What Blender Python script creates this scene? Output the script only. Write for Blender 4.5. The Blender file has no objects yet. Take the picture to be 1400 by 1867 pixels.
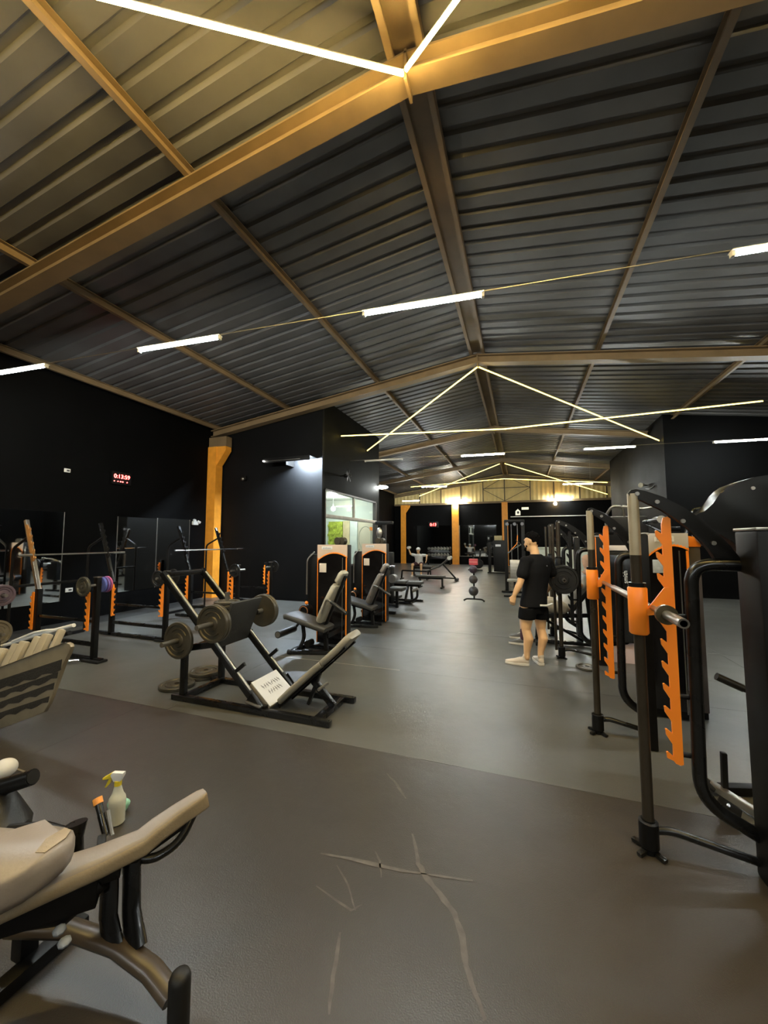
import bpy, bmesh, math, random
from mathutils import Vector, Matrix, Euler

random.seed(7)
SC = bpy.context.scene
COL = SC.collection

# ---------------------------------------------------------------- camera, world, exposure
cam_d = bpy.data.cameras.new('camera')
cam = bpy.data.objects.new('camera', cam_d)
COL.objects.link(cam)
SC.camera = cam
cam.location = (0.0, 0.0, 1.6)
cam.rotation_euler = (math.radians(90 + 4.21), 0.0, math.radians(19.6))
cam_d.sensor_fit = 'HORIZONTAL'
cam_d.sensor_width = 36.0
cam_d.lens = 36.0 * 700.0 / 1400.0
cam_d.clip_start = 0.05
cam_d.clip_end = 200.0

world = bpy.data.worlds.new('night')
SC.world = world
world.use_nodes = True
world.node_tree.nodes['Background'].inputs['Color'].default_value = (0.35, 0.4, 0.5, 1)
world.node_tree.nodes['Background'].inputs['Strength'].default_value = 0.01

SC.view_settings.view_transform = 'Standard'
SC.view_settings.look = 'None'
SC.view_settings.gamma = 1.0
SC.view_settings.use_curve_mapping = False
SC.cycles.max_bounces = 7
SC.cycles.diffuse_bounces = 3
SC.cycles.glossy_bounces = 4
SC.view_settings.exposure = 2.15
TUBE_POWER = 85.0      # white batten tubes
LED_NEAR = 52.0        # warm strip over the near truss
LED_FAR = 3.2          # yellow strips deeper in the hall

# ---------------------------------------------------------------- materials
MATS = {}
def mat(name, color, rough=0.5, metal=0.0, var=0.12, scale=6.0, bump=0.0, bscale=60.0, spec=0.5, emit=0.0, ecol=None, rvar=0.08, alpha=None, trans=0.0, coat=0.0):
    if name in MATS:
        return MATS[name]
    m = bpy.data.materials.new(name)
    m.use_nodes = True
    nt = m.node_tree
    b = nt.nodes['Principled BSDF']
    c = tuple(color) + (1,)
    tc = nt.nodes.new('ShaderNodeTexCoord')
    n = nt.nodes.new('ShaderNodeTexNoise')
    n.inputs['Scale'].default_value = scale
    n.inputs['Detail'].default_value = 4
    nt.links.new(tc.outputs['Object'], n.inputs['Vector'])
    r = nt.nodes.new('ShaderNodeValToRGB')
    r.color_ramp.elements[0].position = 0.3
    r.color_ramp.elements[1].position = 0.7
    r.color_ramp.elements[0].color = tuple(max(0, x * (1 - var)) for x in color) + (1,)
    r.color_ramp.elements[1].color = tuple(min(1, x * (1 + var)) for x in color) + (1,)
    nt.links.new(n.outputs['Fac'], r.inputs['Fac'])
    nt.links.new(r.outputs['Color'], b.inputs['Base Color'])
    mr = nt.nodes.new('ShaderNodeMapRange')
    mr.inputs['To Min'].default_value = max(0.02, rough - rvar)
    mr.inputs['To Max'].default_value = min(1, rough + rvar)
    nt.links.new(n.outputs['Fac'], mr.inputs['Value'])
    nt.links.new(mr.outputs['Result'], b.inputs['Roughness'])
    b.inputs['Metallic'].default_value = metal
    b.inputs['Specular IOR Level'].default_value = spec
    if coat:
        b.inputs['Coat Weight'].default_value = coat
        b.inputs['Coat Roughness'].default_value = 0.15
    if trans:
        b.inputs['Transmission Weight'].default_value = trans
    if emit:
        b.inputs['Emission Color'].default_value = tuple(ecol or color) + (1,)
        b.inputs['Emission Strength'].default_value = emit
    if bump:
        n2 = nt.nodes.new('ShaderNodeTexNoise')
        n2.inputs['Scale'].default_value = bscale
        n2.inputs['Detail'].default_value = 3
        nt.links.new(tc.outputs['Object'], n2.inputs['Vector'])
        bp = nt.nodes.new('ShaderNodeBump')
        bp.inputs['Strength'].default_value = bump
        bp.inputs['Distance'].default_value = 0.01
        nt.links.new(n2.outputs['Fac'], bp.inputs['Height'])
        nt.links.new(bp.outputs['Normal'], b.inputs['Normal'])
    MATS[name] = m
    return m

def rubber(name, c0, c1, r0=0.36, r1=0.54, rip=0.25):
    m = bpy.data.materials.new(name)
    m.use_nodes = True
    nt = m.node_tree
    b = nt.nodes['Principled BSDF']
    tc = nt.nodes.new('ShaderNodeTexCoord')
    n1 = nt.nodes.new('ShaderNodeTexNoise'); n1.inputs['Scale'].default_value = 0.9; n1.inputs['Detail'].default_value = 6; n1.inputs['Roughness'].default_value = 0.6
    n2 = nt.nodes.new('ShaderNodeTexNoise'); n2.inputs['Scale'].default_value = 180; n2.inputs['Detail'].default_value = 2
    n3 = nt.nodes.new('ShaderNodeTexNoise'); n3.inputs['Scale'].default_value = 2.6; n3.inputs['Detail'].default_value = 5
    for n in (n1, n2, n3): nt.links.new(tc.outputs['Object'], n.inputs['Vector'])
    r = nt.nodes.new('ShaderNodeValToRGB')
    r.color_ramp.elements[0].position = 0.32; r.color_ramp.elements[1].position = 0.72
    r.color_ramp.elements[0].color = tuple(c0) + (1,); r.color_ramp.elements[1].color = tuple(c1) + (1,)
    nt.links.new(n1.outputs['Fac'], r.inputs['Fac'])
    mx = nt.nodes.new('ShaderNodeMixRGB'); mx.blend_type = 'MULTIPLY'; mx.inputs['Fac'].default_value = 0.35
    nt.links.new(r.outputs['Color'], mx.inputs['Color1']); nt.links.new(n2.outputs['Color'], mx.inputs['Color2'])
    nt.links.new(mx.outputs['Color'], b.inputs['Base Color'])
    mr = nt.nodes.new('ShaderNodeMapRange'); mr.inputs['From Min'].default_value = 0.0; mr.inputs['From Max'].default_value = 1.0
    mr.inputs['To Min'].default_value = r0; mr.inputs['To Max'].default_value = r1
    nt.links.new(n3.outputs['Fac'], mr.inputs['Value']); nt.links.new(mr.outputs['Result'], b.inputs['Roughness'])
    bp = nt.nodes.new('ShaderNodeBump'); bp.inputs['Strength'].default_value = 0.25; bp.inputs['Distance'].default_value = 0.004
    nt.links.new(n2.outputs['Fac'], bp.inputs['Height'])
    bp2 = nt.nodes.new('ShaderNodeBump'); bp2.inputs['Strength'].default_value = rip; bp2.inputs['Distance'].default_value = 0.02
    nt.links.new(n3.outputs['Fac'], bp2.inputs['Height']); nt.links.new(bp.outputs['Normal'], bp2.inputs['Normal'])
    nt.links.new(bp2.outputs['Normal'], b.inputs['Normal'])
    MATS[name] = m
    return m

M_BLACK = mat('black_powder_coat', (0.0045, 0.0042, 0.004), 0.44, 0.0, bump=0.05, bscale=300, spec=0.22)
M_GLOSS = mat('black_gloss_tube', (0.006, 0.006, 0.006), 0.28, 0.0)
M_VINYL = mat('black_vinyl', (0.011, 0.0105, 0.01), 0.42, bump=0.12, bscale=220)
M_PAD = mat('worn_grey_vinyl', (0.27, 0.25, 0.20), 0.48, bump=0.1, bscale=200)
M_PADDARK = mat('dark_grey_vinyl', (0.05, 0.048, 0.042), 0.5, bump=0.1, bscale=200)
M_TAN = mat('tan_vinyl', (0.30, 0.235, 0.15), 0.42, bump=0.12, bscale=120)
M_GREYVINYL = mat('grey_taupe_vinyl', (0.24, 0.205, 0.18), 0.36, bump=0.06, bscale=90)
M_ORANGE = mat('orange_paint', (1.0, 0.27, 0.02), 0.4, var=0.03)
M_COLUMN = mat('orange_column_paint', (0.95, 0.37, 0.035), 0.5, var=0.1)
M_CHROME = mat('chrome', (0.75, 0.74, 0.70), 0.18, 1.0, var=0.05)
M_STEEL = mat('worn_steel', (0.36, 0.34, 0.30), 0.32, 0.9)
M_IRON = mat('cast_iron_plate', (0.085, 0.075, 0.055), 0.36, 0.5, bump=0.12, bscale=120)
M_RUBPLATE = mat('black_rubber_plate', (0.009, 0.0088, 0.0085), 0.5, spec=0.35)
M_BEAM = mat('beige_beam_paint', (0.205, 0.14, 0.072), 0.55, var=0.14, scale=3)
M_ROOF = mat('galvanised_roof_sheet', (0.095, 0.091, 0.086), 0.5, 0.0, var=0.22, scale=1.6, rvar=0.12)
M_WALL = mat('black_wall_paint', (0.0018, 0.0018, 0.0019), 0.65, var=0.2, scale=1.2, bump=0.05, bscale=40, spec=0.07)
M_PART = mat('satin_black_partition', (0.0042, 0.0043, 0.0046), 0.6, var=0.15, scale=1.2, spec=0.12)  # raised above the black wall colour so the lamp glow shows
M_WALLG = mat('charcoal_wall_paint', (0.0045, 0.004, 0.003), 0.65, var=0.2, scale=1.5, spec=0.06)
M_MIRROR = mat('mirror_glass', (0.72, 0.74, 0.73), 0.03, 1.0, var=0.02, rvar=0.01)
M_WHITE = mat('white_plastic', (0.75, 0.74, 0.72), 0.4, var=0.04)
M_GREYHDR = mat('silver_grey_panel', (0.50, 0.47, 0.44), 0.4, 0.2, var=0.05)
M_TUBE = mat('tube_light', (1, 1, 1), 0.5, emit=TUBE_POWER, ecol=(0.93, 1.0, 0.98))
M_TUBEDIM = mat('failing_tube', (0.7, 0.7, 0.7), 0.4)
M_LEDNEAR = mat('warm_led_strip', (1, 0.8, 0.5), 0.5, emit=LED_NEAR, ecol=(1.0, 0.70, 0.22))
M_LEDFAR = mat('yellow_led_strip', (1, 0.8, 0.3), 0.5, emit=LED_FAR, ecol=(1.0, 0.74, 0.10))
M_RED = mat('red_digits', (0.8, 0.0, 0.0), 0.5, emit=9.0, ecol=(1.0, 0.035, 0.03))
M_BULB = mat('white_bulb', (1, 1, 1), 0.5, emit=60, ecol=(1, 0.95, 0.8))
M_BULBWARM = mat('warm_bulb', (1, 0.9, 0.6), 0.5, emit=55, ecol=(1, 0.66, 0.25))
M_GABLE = mat('cream_gable_sheet', (0.72, 0.56, 0.24), 0.5, var=0.1, scale=2)
M_DARKSTEEL = mat('dark_lattice_steel', (0.07, 0.05, 0.03), 0.5)
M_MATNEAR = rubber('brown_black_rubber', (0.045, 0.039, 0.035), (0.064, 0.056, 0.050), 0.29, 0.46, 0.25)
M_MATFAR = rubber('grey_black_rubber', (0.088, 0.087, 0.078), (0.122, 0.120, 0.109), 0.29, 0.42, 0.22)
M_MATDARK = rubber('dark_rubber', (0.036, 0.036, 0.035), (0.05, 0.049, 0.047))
M_CONC = mat('dark_screed', (0.03, 0.03, 0.028), 0.7)
M_SCUFF = mat('pale_scuff', (0.088, 0.076, 0.066), 0.5, var=0.3, scale=20)
M_SKIN = mat('skin', (0.72, 0.43, 0.215), 0.5, var=0.06)
M_SKINPALE = mat('pale_skin', (0.60, 0.37, 0.25), 0.5, var=0.06)
M_HAIR = mat('black_hair', (0.003, 0.0026, 0.0025), 0.9, bump=1.0, bscale=55, spec=0.08)
M_TSHIRT = mat('black_cotton', (0.0065, 0.0065, 0.0075), 0.9, bump=0.25, bscale=14, spec=0.15)
M_SHORTS = mat('black_shorts_cloth', (0.0035, 0.0035, 0.004), 0.9, bump=0.25, bscale=16, spec=0.12)
M_SHOE = mat('cream_shoe', (0.62, 0.52, 0.40), 0.6, var=0.08)
M_SOLE = mat('pale_sole', (0.70, 0.64, 0.54), 0.55)
M_CREAM = mat('cream_cloth', (0.52, 0.47, 0.38), 0.8, bump=0.2, bscale=15)
M_WHITECLOTH = mat('white_cloth', (0.68, 0.67, 0.64), 0.8, bump=0.2, bscale=15)
M_INK = mat('grey_ink', (0.22, 0.23, 0.26), 0.6)
M_DARKINK = mat('dark_ink', (0.05, 0.05, 0.06), 0.6)
M_PAPER = mat('white_paper', (0.66, 0.68, 0.72), 0.6, var=0.05)
M_PURPLE = mat('purple_plate', (0.16, 0.09, 0.30), 0.45)
M_PINK = mat('pink_plate_rim', (0.45, 0.09, 0.22), 0.45)
M_BLUE = mat('blue_plate', (0.10, 0.13, 0.42), 0.45)

# ---------------------------------------------------------------- mesh builder
def V(*a):
    return Vector(a[0]) if len(a) == 1 else Vector(a)

def rounded(pts, rad, seg=6):
    """polyline with filleted corners"""
    pts = [V(p) for p in pts]
    out = [pts[0]]
    for i in range(1, len(pts) - 1):
        a, b, c = pts[i - 1], pts[i], pts[i + 1]
        r = rad[i - 1] if isinstance(rad, (list, tuple)) else rad
        u, w = (a - b), (c - b)
        d = min(r, u.length * 0.49, w.length * 0.49)
        p0, p1 = b + u.normalized() * d, b + w.normalized() * d
        for k in range(seg + 1):
            t = k / seg
            out.append(p0 * (1 - t) ** 2 + b * 2 * t * (1 - t) + p1 * t * t)
    out.append(pts[-1])
    return out

class MB:
    def __init__(self):
        self.bm = bmesh.new()
    def box(self, c, s, R=None, bevel=0.0, seg=2):
        m = Matrix.Translation(V(c)) @ ((R.to_4x4() if R is not None else Matrix.Identity(4))) @ Matrix.Diagonal((s[0], s[1], s[2], 1))
        g = bmesh.ops.create_cube(self.bm, size=1.0, matrix=m)
        if bevel > 0:
            vs = set(g['verts'])
            es = [e for e in self.bm.edges if e.verts[0] in vs and e.verts[1] in vs]
            bmesh.ops.bevel(self.bm, geom=es, offset=min(bevel, min(s) * 0.45), segments=seg, affect='EDGES', profile=0.6)
        return self
    def bb(self, x0, x1, y0, y1, z0, z1, bevel=0.0):
        return self.box(((x0 + x1) / 2, (y0 + y1) / 2, (z0 + z1) / 2), (abs(x1 - x0), abs(y1 - y0), abs(z1 - z0)), None, bevel)
    def bar(self, p0, p1, w, h, up=(0, 0, 1), bevel=0.006):
        """rectangular bar: w across, h along up"""
        p0, p1 = V(p0), V(p1)
        d = (p1 - p0); L = d.length
        if L < 1e-6: return self
        x = d / L
        u = V(up) - x * x.dot(V(up))
        if u.length < 1e-4:
            u = Vector((1, 0, 0)) - x * x.x
            if u.length < 1e-4: u = Vector((0, 1, 0))
        u.normalize()
        y = u.cross(x)
        R = Matrix((x, y, u)).transposed()
        return self.box((p0 + p1) / 2, (L, w, h), R, bevel)
    def tube(self, pts, r, n=10, caps=True, closed=False):
        pts = [V(p) for p in pts]
        m = len(pts)
        rs = r if isinstance(r, (list, tuple)) else [r] * m
        tang = []
        for i in range(m):
            if closed: t = pts[(i + 1) % m] - pts[i - 1]
            else: t = pts[min(i + 1, m - 1)] - pts[max(i - 1, 0)]
            tang.append(t.normalized() if t.length > 1e-9 else Vector((0, 0, 1)))
        a = Vector((0, 0, 1)) if abs(tang[0].z) < 0.9 else Vector((1, 0, 0))
        u = (a - tang[0] * a.dot(tang[0])).normalized()
        rings = []
        for i in range(m):
            u = (u - tang[i] * u.dot(tang[i])).normalized()
            w = tang[i].cross(u)
            rr = rs[i]
            rx, ry = rr if isinstance(rr, (list, tuple)) else (rr, rr)
            rings.append([self.bm.verts.new(pts[i] + u * (rx * math.cos(2 * math.pi * k / n)) + w * (ry * math.sin(2 * math.pi * k / n))) for k in range(n)])
        for i in range(m if closed else m - 1):
            A, B = rings[i], rings[(i + 1) % m]
            for k in range(n):
                self.bm.faces.new((A[k], A[(k + 1) % n], B[(k + 1) % n], B[k]))
        if caps and not closed:
            self.bm.faces.new(list(reversed(rings[0])))
            self.bm.faces.new(rings[-1])
        return self
    def cyl(self, p0, p1, r, n=16):
        return self.tube([p0, p1], r, n)
    def lathe(self, prof, origin=(0, 0, 0), axis=(0, 0, 1), n=24):
        """prof: list of (radius, distance along axis)"""
        ax = V(axis).normalized()
        a = Vector((0, 0, 1)) if abs(ax.z) < 0.9 else Vector((1, 0, 0))
        u = (a - ax * a.dot(ax)).normalized(); w = ax.cross(u); o = V(origin)
        rings = []
        for (r, t) in prof:
            if r < 1e-6: rings.append([self.bm.verts.new(o + ax * t)])
            else: rings.append([self.bm.verts.new(o + ax * t + u * (r * math.cos(2 * math.pi * k / n)) + w * (r * math.sin(2 * math.pi * k / n))) for k in range(n)])
        for A, B in zip(rings, rings[1:]):
            if len(A) == 1 and len(B) == 1: continue
            for k in range(n):
                k2 = (k + 1) % n
                if len(A) == 1: self.bm.faces.new((A[0], B[k2], B[k]))
                elif len(B) == 1: self.bm.faces.new((A[k], A[k2], B[0]))
                else: self.bm.faces.new((A[k], A[k2], B[k2], B[k]))
        return self
    def prism(self, pts, ext, bevel=0.0):
        """planar outline pts (3D) extruded by vector ext"""
        e = V(ext)
        a = [self.bm.verts.new(V(p)) for p in pts]
        b = [self.bm.verts.new(V(p) + e) for p in pts]
        n = len(pts)
        fs = [self.bm.faces.new(a), self.bm.faces.new(list(reversed(b)))]
        for k in range(n):
            fs.append(self.bm.faces.new((a[(k + 1) % n], a[k], b[k], b[(k + 1) % n])))
        if bevel:
            es = set()
            for f in fs[:2]:
                es.update(f.edges)
            bmesh.ops.bevel(self.bm, geom=list(es), offset=bevel, segments=2, affect='EDGES', profile=0.6)
        return self
    def ball(self, c, r, n=14):
        rx, ry, rz = r if isinstance(r, (list, tuple)) else (r, r, r)
        bmesh.ops.create_uvsphere(self.bm, u_segments=n, v_segments=max(6, n // 2 + 2), radius=1.0, matrix=Matrix.Translation(V(c)) @ Matrix.Diagonal((rx, ry, rz, 1)))
        return self
    def build(self, name, material, parent=None, world=True, sharp=38, smooth=True):
        bmesh.ops.recalc_face_normals(self.bm, faces=self.bm.faces[:])
        me = bpy.data.meshes.new(name)
        self.bm.to_mesh(me)
        self.bm.free()
        me.materials.append(material)
        if smooth:
            for p in me.polygons: p.use_smooth = True
            me.set_sharp_from_angle(angle=math.radians(sharp))
        o = bpy.data.objects.new(name, me)
        COL.objects.link(o)
        if parent is not None:
            o.parent = parent
            if world:
                off = Vector((0, 0, 0)); p = parent
                while p is not None:
                    off += p.location; p = p.parent
                me.transform(Matrix.Translation(-off))
        return o

def thing(name, label, cat, loc=(0, 0, 0), rotz=0.0, group=None):
    o = bpy.data.objects.new(name, None)
    o.empty_display_size = 0.1
    COL.objects.link(o)
    o.location = loc
    o.rotation_euler = (0, 0, rotz)
    o['label'] = label
    o['category'] = cat
    if group: o['group'] = group
    return o
def tag(o, label, cat, group=None):
    o['label'] = label; o['category'] = cat
    if group: o['group'] = group
    return o
def struct(o):
    o['kind'] = 'structure'
    return o
def recenter(o, loc):
    """give a single-mesh thing its origin at loc"""
    o.data.transform(Matrix.Translation(-V(loc)))
    o.location = loc
    return o
def dup(root, loc, rotz=None, label=None, group=None):
    r = root.copy(); COL.objects.link(r)
    r.location = loc
    if rotz is not None: r.rotation_euler = (0, 0, rotz)
    if label: r['label'] = label
    if group: r['group'] = group
    for ch in list(root.children):
        c = ch.copy(); COL.objects.link(c); c.parent = r
        for g in list(ch.children):
            d = g.copy(); COL.objects.link(d); d.parent = c
    return r
def lettering(txt, size, material, name, parent, loc, rot, extrude=0.0008, align='CENTER'):
    """flat print: the word as thin raised letters"""
    cu = bpy.data.curves.new(name, 'FONT')
    cu.body = txt; cu.size = size; cu.extrude = extrude; cu.align_x = align; cu.align_y = 'CENTER'
    t = bpy.data.objects.new(name, cu)
    COL.objects.link(t)
    dg = bpy.context.evaluated_depsgraph_get()
    me = bpy.data.meshes.new_from_object(t.evaluated_get(dg))
    bpy.data.objects.remove(t); bpy.data.curves.remove(cu)
    me.materials.clear(); me.materials.append(material)
    o = bpy.data.objects.new(name, me)
    COL.objects.link(o)
    o.parent = parent
    o.location = loc; o.rotation_euler = rot
    return o
# ================================================================ the hall: floor, walls, roof
X0 = -0.84                     # ridge line
XL, XR, YF, YB = -8.45, 7.0, -8.6, 26.0
def roof_z(x): return 5.95 - 0.136 * abs(x - X0)

fl = struct(MB().bb(XL - .3, XR + .3, YF - .2, YB + .3, -0.12, -0.012).build('floor', M_CONC))
def floor_mat(x0, x1, y0, y1, m, nm='rubber_mat'):
    g = 0.0014
    o = MB().bb(x0 + g, x1 - g, y0 + g, y1 - g, -0.012, random.uniform(-0.0012, 0.0)).build(nm, m, fl)
    return o
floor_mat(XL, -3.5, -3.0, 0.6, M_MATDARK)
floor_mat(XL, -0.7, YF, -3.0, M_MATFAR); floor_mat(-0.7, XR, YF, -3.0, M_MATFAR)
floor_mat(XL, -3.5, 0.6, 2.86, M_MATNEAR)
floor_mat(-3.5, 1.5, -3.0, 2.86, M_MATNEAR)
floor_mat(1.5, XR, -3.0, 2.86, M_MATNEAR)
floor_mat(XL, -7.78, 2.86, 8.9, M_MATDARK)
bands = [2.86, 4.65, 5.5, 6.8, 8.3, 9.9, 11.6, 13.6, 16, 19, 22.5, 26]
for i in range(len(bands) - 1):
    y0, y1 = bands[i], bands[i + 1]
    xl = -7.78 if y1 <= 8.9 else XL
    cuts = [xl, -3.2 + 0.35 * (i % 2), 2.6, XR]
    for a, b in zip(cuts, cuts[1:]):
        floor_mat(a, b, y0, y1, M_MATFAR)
# pale cracks and scuffs worn into the near mat
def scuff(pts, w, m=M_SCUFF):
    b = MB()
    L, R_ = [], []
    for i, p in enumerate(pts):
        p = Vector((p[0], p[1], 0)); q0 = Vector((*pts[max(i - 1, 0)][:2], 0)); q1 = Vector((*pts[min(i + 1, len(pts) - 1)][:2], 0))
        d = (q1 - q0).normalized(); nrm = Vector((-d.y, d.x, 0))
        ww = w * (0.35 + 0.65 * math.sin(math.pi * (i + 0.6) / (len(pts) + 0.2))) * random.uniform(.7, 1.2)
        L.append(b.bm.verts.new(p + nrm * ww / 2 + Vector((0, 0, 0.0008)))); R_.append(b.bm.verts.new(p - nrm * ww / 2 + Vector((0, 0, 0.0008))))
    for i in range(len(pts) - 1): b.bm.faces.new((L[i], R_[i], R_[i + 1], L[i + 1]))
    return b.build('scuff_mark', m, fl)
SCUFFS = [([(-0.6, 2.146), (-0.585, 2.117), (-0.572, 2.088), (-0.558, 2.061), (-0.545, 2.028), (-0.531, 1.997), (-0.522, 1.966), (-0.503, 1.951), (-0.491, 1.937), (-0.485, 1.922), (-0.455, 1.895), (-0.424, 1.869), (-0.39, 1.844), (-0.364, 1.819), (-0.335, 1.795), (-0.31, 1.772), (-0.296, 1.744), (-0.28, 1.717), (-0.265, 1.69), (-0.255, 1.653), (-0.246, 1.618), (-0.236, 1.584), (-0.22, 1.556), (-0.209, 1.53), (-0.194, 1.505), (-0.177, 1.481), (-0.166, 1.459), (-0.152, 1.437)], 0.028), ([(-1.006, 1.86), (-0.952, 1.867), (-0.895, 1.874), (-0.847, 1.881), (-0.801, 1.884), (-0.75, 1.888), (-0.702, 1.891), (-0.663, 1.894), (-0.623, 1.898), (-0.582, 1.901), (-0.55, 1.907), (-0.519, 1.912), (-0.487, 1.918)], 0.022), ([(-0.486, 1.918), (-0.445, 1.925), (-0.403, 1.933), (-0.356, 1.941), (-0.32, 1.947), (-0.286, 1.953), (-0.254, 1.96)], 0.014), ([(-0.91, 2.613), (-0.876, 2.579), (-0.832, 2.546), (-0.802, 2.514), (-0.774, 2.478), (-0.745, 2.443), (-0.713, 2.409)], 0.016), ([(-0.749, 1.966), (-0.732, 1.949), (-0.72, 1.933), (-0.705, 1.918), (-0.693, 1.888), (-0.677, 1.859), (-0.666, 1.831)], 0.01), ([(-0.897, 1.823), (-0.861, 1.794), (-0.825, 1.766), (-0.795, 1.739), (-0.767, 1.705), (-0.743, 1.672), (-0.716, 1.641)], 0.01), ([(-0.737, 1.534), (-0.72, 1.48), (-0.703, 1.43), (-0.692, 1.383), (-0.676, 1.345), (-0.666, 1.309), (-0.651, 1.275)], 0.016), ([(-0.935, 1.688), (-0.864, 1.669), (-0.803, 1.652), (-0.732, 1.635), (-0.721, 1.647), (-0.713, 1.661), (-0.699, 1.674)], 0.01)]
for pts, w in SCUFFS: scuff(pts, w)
# joint strip at the mat seam and a short pale strip
M_STRIP = mat('pale_floor_strip', (0.5, 0.46, 0.38), 0.35, 0.6)
MB().bb(-3.25, -1.45, 4.644, 4.656, -0.004, 0.001).build('floor_strip', M_STRIP, fl)
MB().box((-3.28, 1.79, -0.001), (0.30, 0.013, 0.004), Matrix.Rotation(-0.02, 3, 'Z')).build('floor_strip', M_STRIP, fl)

def wall_poly(name, pts, ext, m):
    return struct(MB().prism(pts, ext).build(name, m, smooth=False))
# long left wall
wall_poly('wall_left', [(XL, YF, 0), (XL, YB, 0), (XL, YB, roof_z(XL)), (XL, YF, roof_z(XL))], (-0.15, 0, 0), M_WALL)
wall_poly('wall_right', [(XR, YF, 0), (XR, YB, 0), (XR, YB, roof_z(XR)), (XR, YF, roof_z(XR))], (0.15, 0, 0), M_WALL)
wall_poly('wall_front', [(XL, YF, 0), (XR, YF, 0), (XR, YF, roof_z(XR)), (X0, YF, 5.95), (XL, YF, roof_z(XL))], (0, -0.15, 0), M_WALL)
wall_poly('wall_back', [(XL, YB, 0), (XR, YB, 0), (XR, YB, 4.1), (XL, YB, 4.1)], (0, 0.15, 0), M_WALL)
# office block that narrows the hall on the left, with its window
XI = -4.9; YP = 8.9; YQ = 13.2
wall_poly('wall_partition_left', [(XL, YP, 0), (XI, YP, 0), (XI, YP, roof_z(XI)), (XL, YP, roof_z(XL))], (0, 0.10, 0), M_PART)
b = MB()
W0, W1, WZ0, WZ1 = 9.08, 12.86, 0.85, 2.95
b.bb(XI - .1, XI, YP + .1, W0, 0, roof_z(XI)); b.bb(XI - .1, XI, W1, YQ, 0, roof_z(XI))
b.bb(XI - .1, XI, W0, W1, 0, WZ0); b.bb(XI - .1, XI, W0, W1, WZ1, roof_z(XI))
struct(b.build('wall_inner_left', M_WALLG, smooth=False))
wall_poly('wall_office_end', [(XL, YQ, 0), (XI, YQ, 0), (XI, YQ, roof_z(XI)), (XL, YQ, roof_z(XL))], (0, -0.1, 0), M_WALLG)
# block that narrows the hall on the right
XJ = 4.0; YR0 = 13.15; YR1 = 20.3
wall_poly('wall_partition_right', [(XJ, YR0, 0), (XR, YR0, 0), (XR, YR0, roof_z(XR)), (XJ, YR0, roof_z(XJ))], (0, 0.1, 0), M_WALL)
wall_poly('wall_inner_right', [(XJ, YR0 + .1, 0), (XJ, YR1, 0), (XJ, YR1, roof_z(XJ)), (XJ, YR0 + .1, roof_z(XJ))], (0.1, 0, 0), M_WALLG)

# office interior behind the glass
M_OFFW = mat('office_white', (0.74, 0.80, 0.77), 0.6, var=0.03)
struct(MB().bb(XI - .35, XI - .1, YQ - .16, YQ - .1, 0, 3.1).build('wall_office_lining', M_OFFW)) if False else None
b = MB()
b.bb(XL, XI - .1, YQ - .14, YQ - .1, 0, 3.15); b.bb(XL, XL + .04, YP + .1, YQ - .14, 0, 3.15)
struct(b.build('wall_office_lining', M_OFFW, smooth=False))
struct(MB().bb(XL, XI - .1, YP + .1, YQ - .1, 3.1, 3.15).build('ceiling_office', M_OFFW, smooth=False))
yy = YQ - .145
m_leaf = mat('moss_green', (0.42, 0.50, 0.07), 0.7, var=0.5, scale=9, bump=0.6, bscale=20)
pl = thing('plant_wall_panel', 'yellow-green leafy wall panel seen through the office window', 'wall panel', (-6.55, yy, 0.2))
MB().bb(-6.86, -6.28, yy - .05, yy - .005, 0.2, 2.3).build('backing', m_leaf, pl)
b = MB()
for k in range(240):
    px, pz = random.uniform(-6.86, -6.28), random.uniform(.25, 2.28)
    s = random.uniform(.05, .1); a = random.uniform(-.6, .6)
    b.prism([(px, yy - .05, pz), (px + s * .4, yy - .08, pz - s * .6), (px + a * s, yy - .1, pz - s * 1.6), (px - s * .4, yy - .08, pz - s * .6)], (0, -.004, 0))
o = b.build('leaf', m_leaf, pl, smooth=False); o['kind'] = 'stuff'
o = MB().bb(-6.27, -6.0, yy - .03, yy - .005, 0.1, 2.32, .003).build('cream_panel', mat('cream_panel', (0.72, 0.60, 0.38), 0.6)); tag(recenter(o, (-6.13, yy, .1)), 'plain cream panel beside the leafy panel inside the office', 'wall panel')
dr = struct(MB().bb(-5.97, -5.68, yy - .04, yy - .005, 0.0, 2.32, .003).build('door_1', mat('office_door', (0.78, 0.84, 0.84), 0.5, var=.03)))
MB().cyl((-5.72, yy - .07, 1.05), (-5.72, yy - .07, 1.25), .008, 8).build('door_handle', M_STEEL, dr)
po = thing('logo_poster', 'cream poster with a grey ring and orange blocks behind the office glass', 'poster', (-5.35, yy, .9))
MB().bb(-5.66, -5.04, yy - .02, yy - .005, .9, 2.3, .002).build('sheet', mat('poster_cream', (0.70, 0.64, 0.52), 0.6, var=.04), po)
b = MB(); b.tube([(-5.36 + .27 * math.cos(t * math.pi / 14), yy - .022, 1.68 + .42 * math.sin(t * math.pi / 14)) for t in range(28)], .012, 6, closed=True); b.build('ring', mat('poster_grey', (0.45, 0.43, 0.38), .6), po)
b = MB(); b.bb(-5.2, -5.09, yy - .024, yy - .021, 1.95, 2.08); b.build('orange_block', M_ORANGE, po)
b = MB(); b.prism([(-5.2, yy - .022, 1.25), (-5.08, yy - .022, 1.25), (-5.1, yy - .022, 1.42), (-5.18, yy - .022, 1.45)], (0, -.003, 0)); b.build('orange_block', M_ORANGE, po)
MB().bb(-5.17, -5.12, yy - .024, yy - .021, 1.45, 1.95).build('grey_stripe', mat('poster_grey', (0.45, 0.43, 0.38), .6), po)
lp = thing('office_bulb', 'round warm bulb hanging inside the lit office', 'light bulb', (-5.95, 11.6, 3.1))
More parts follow.
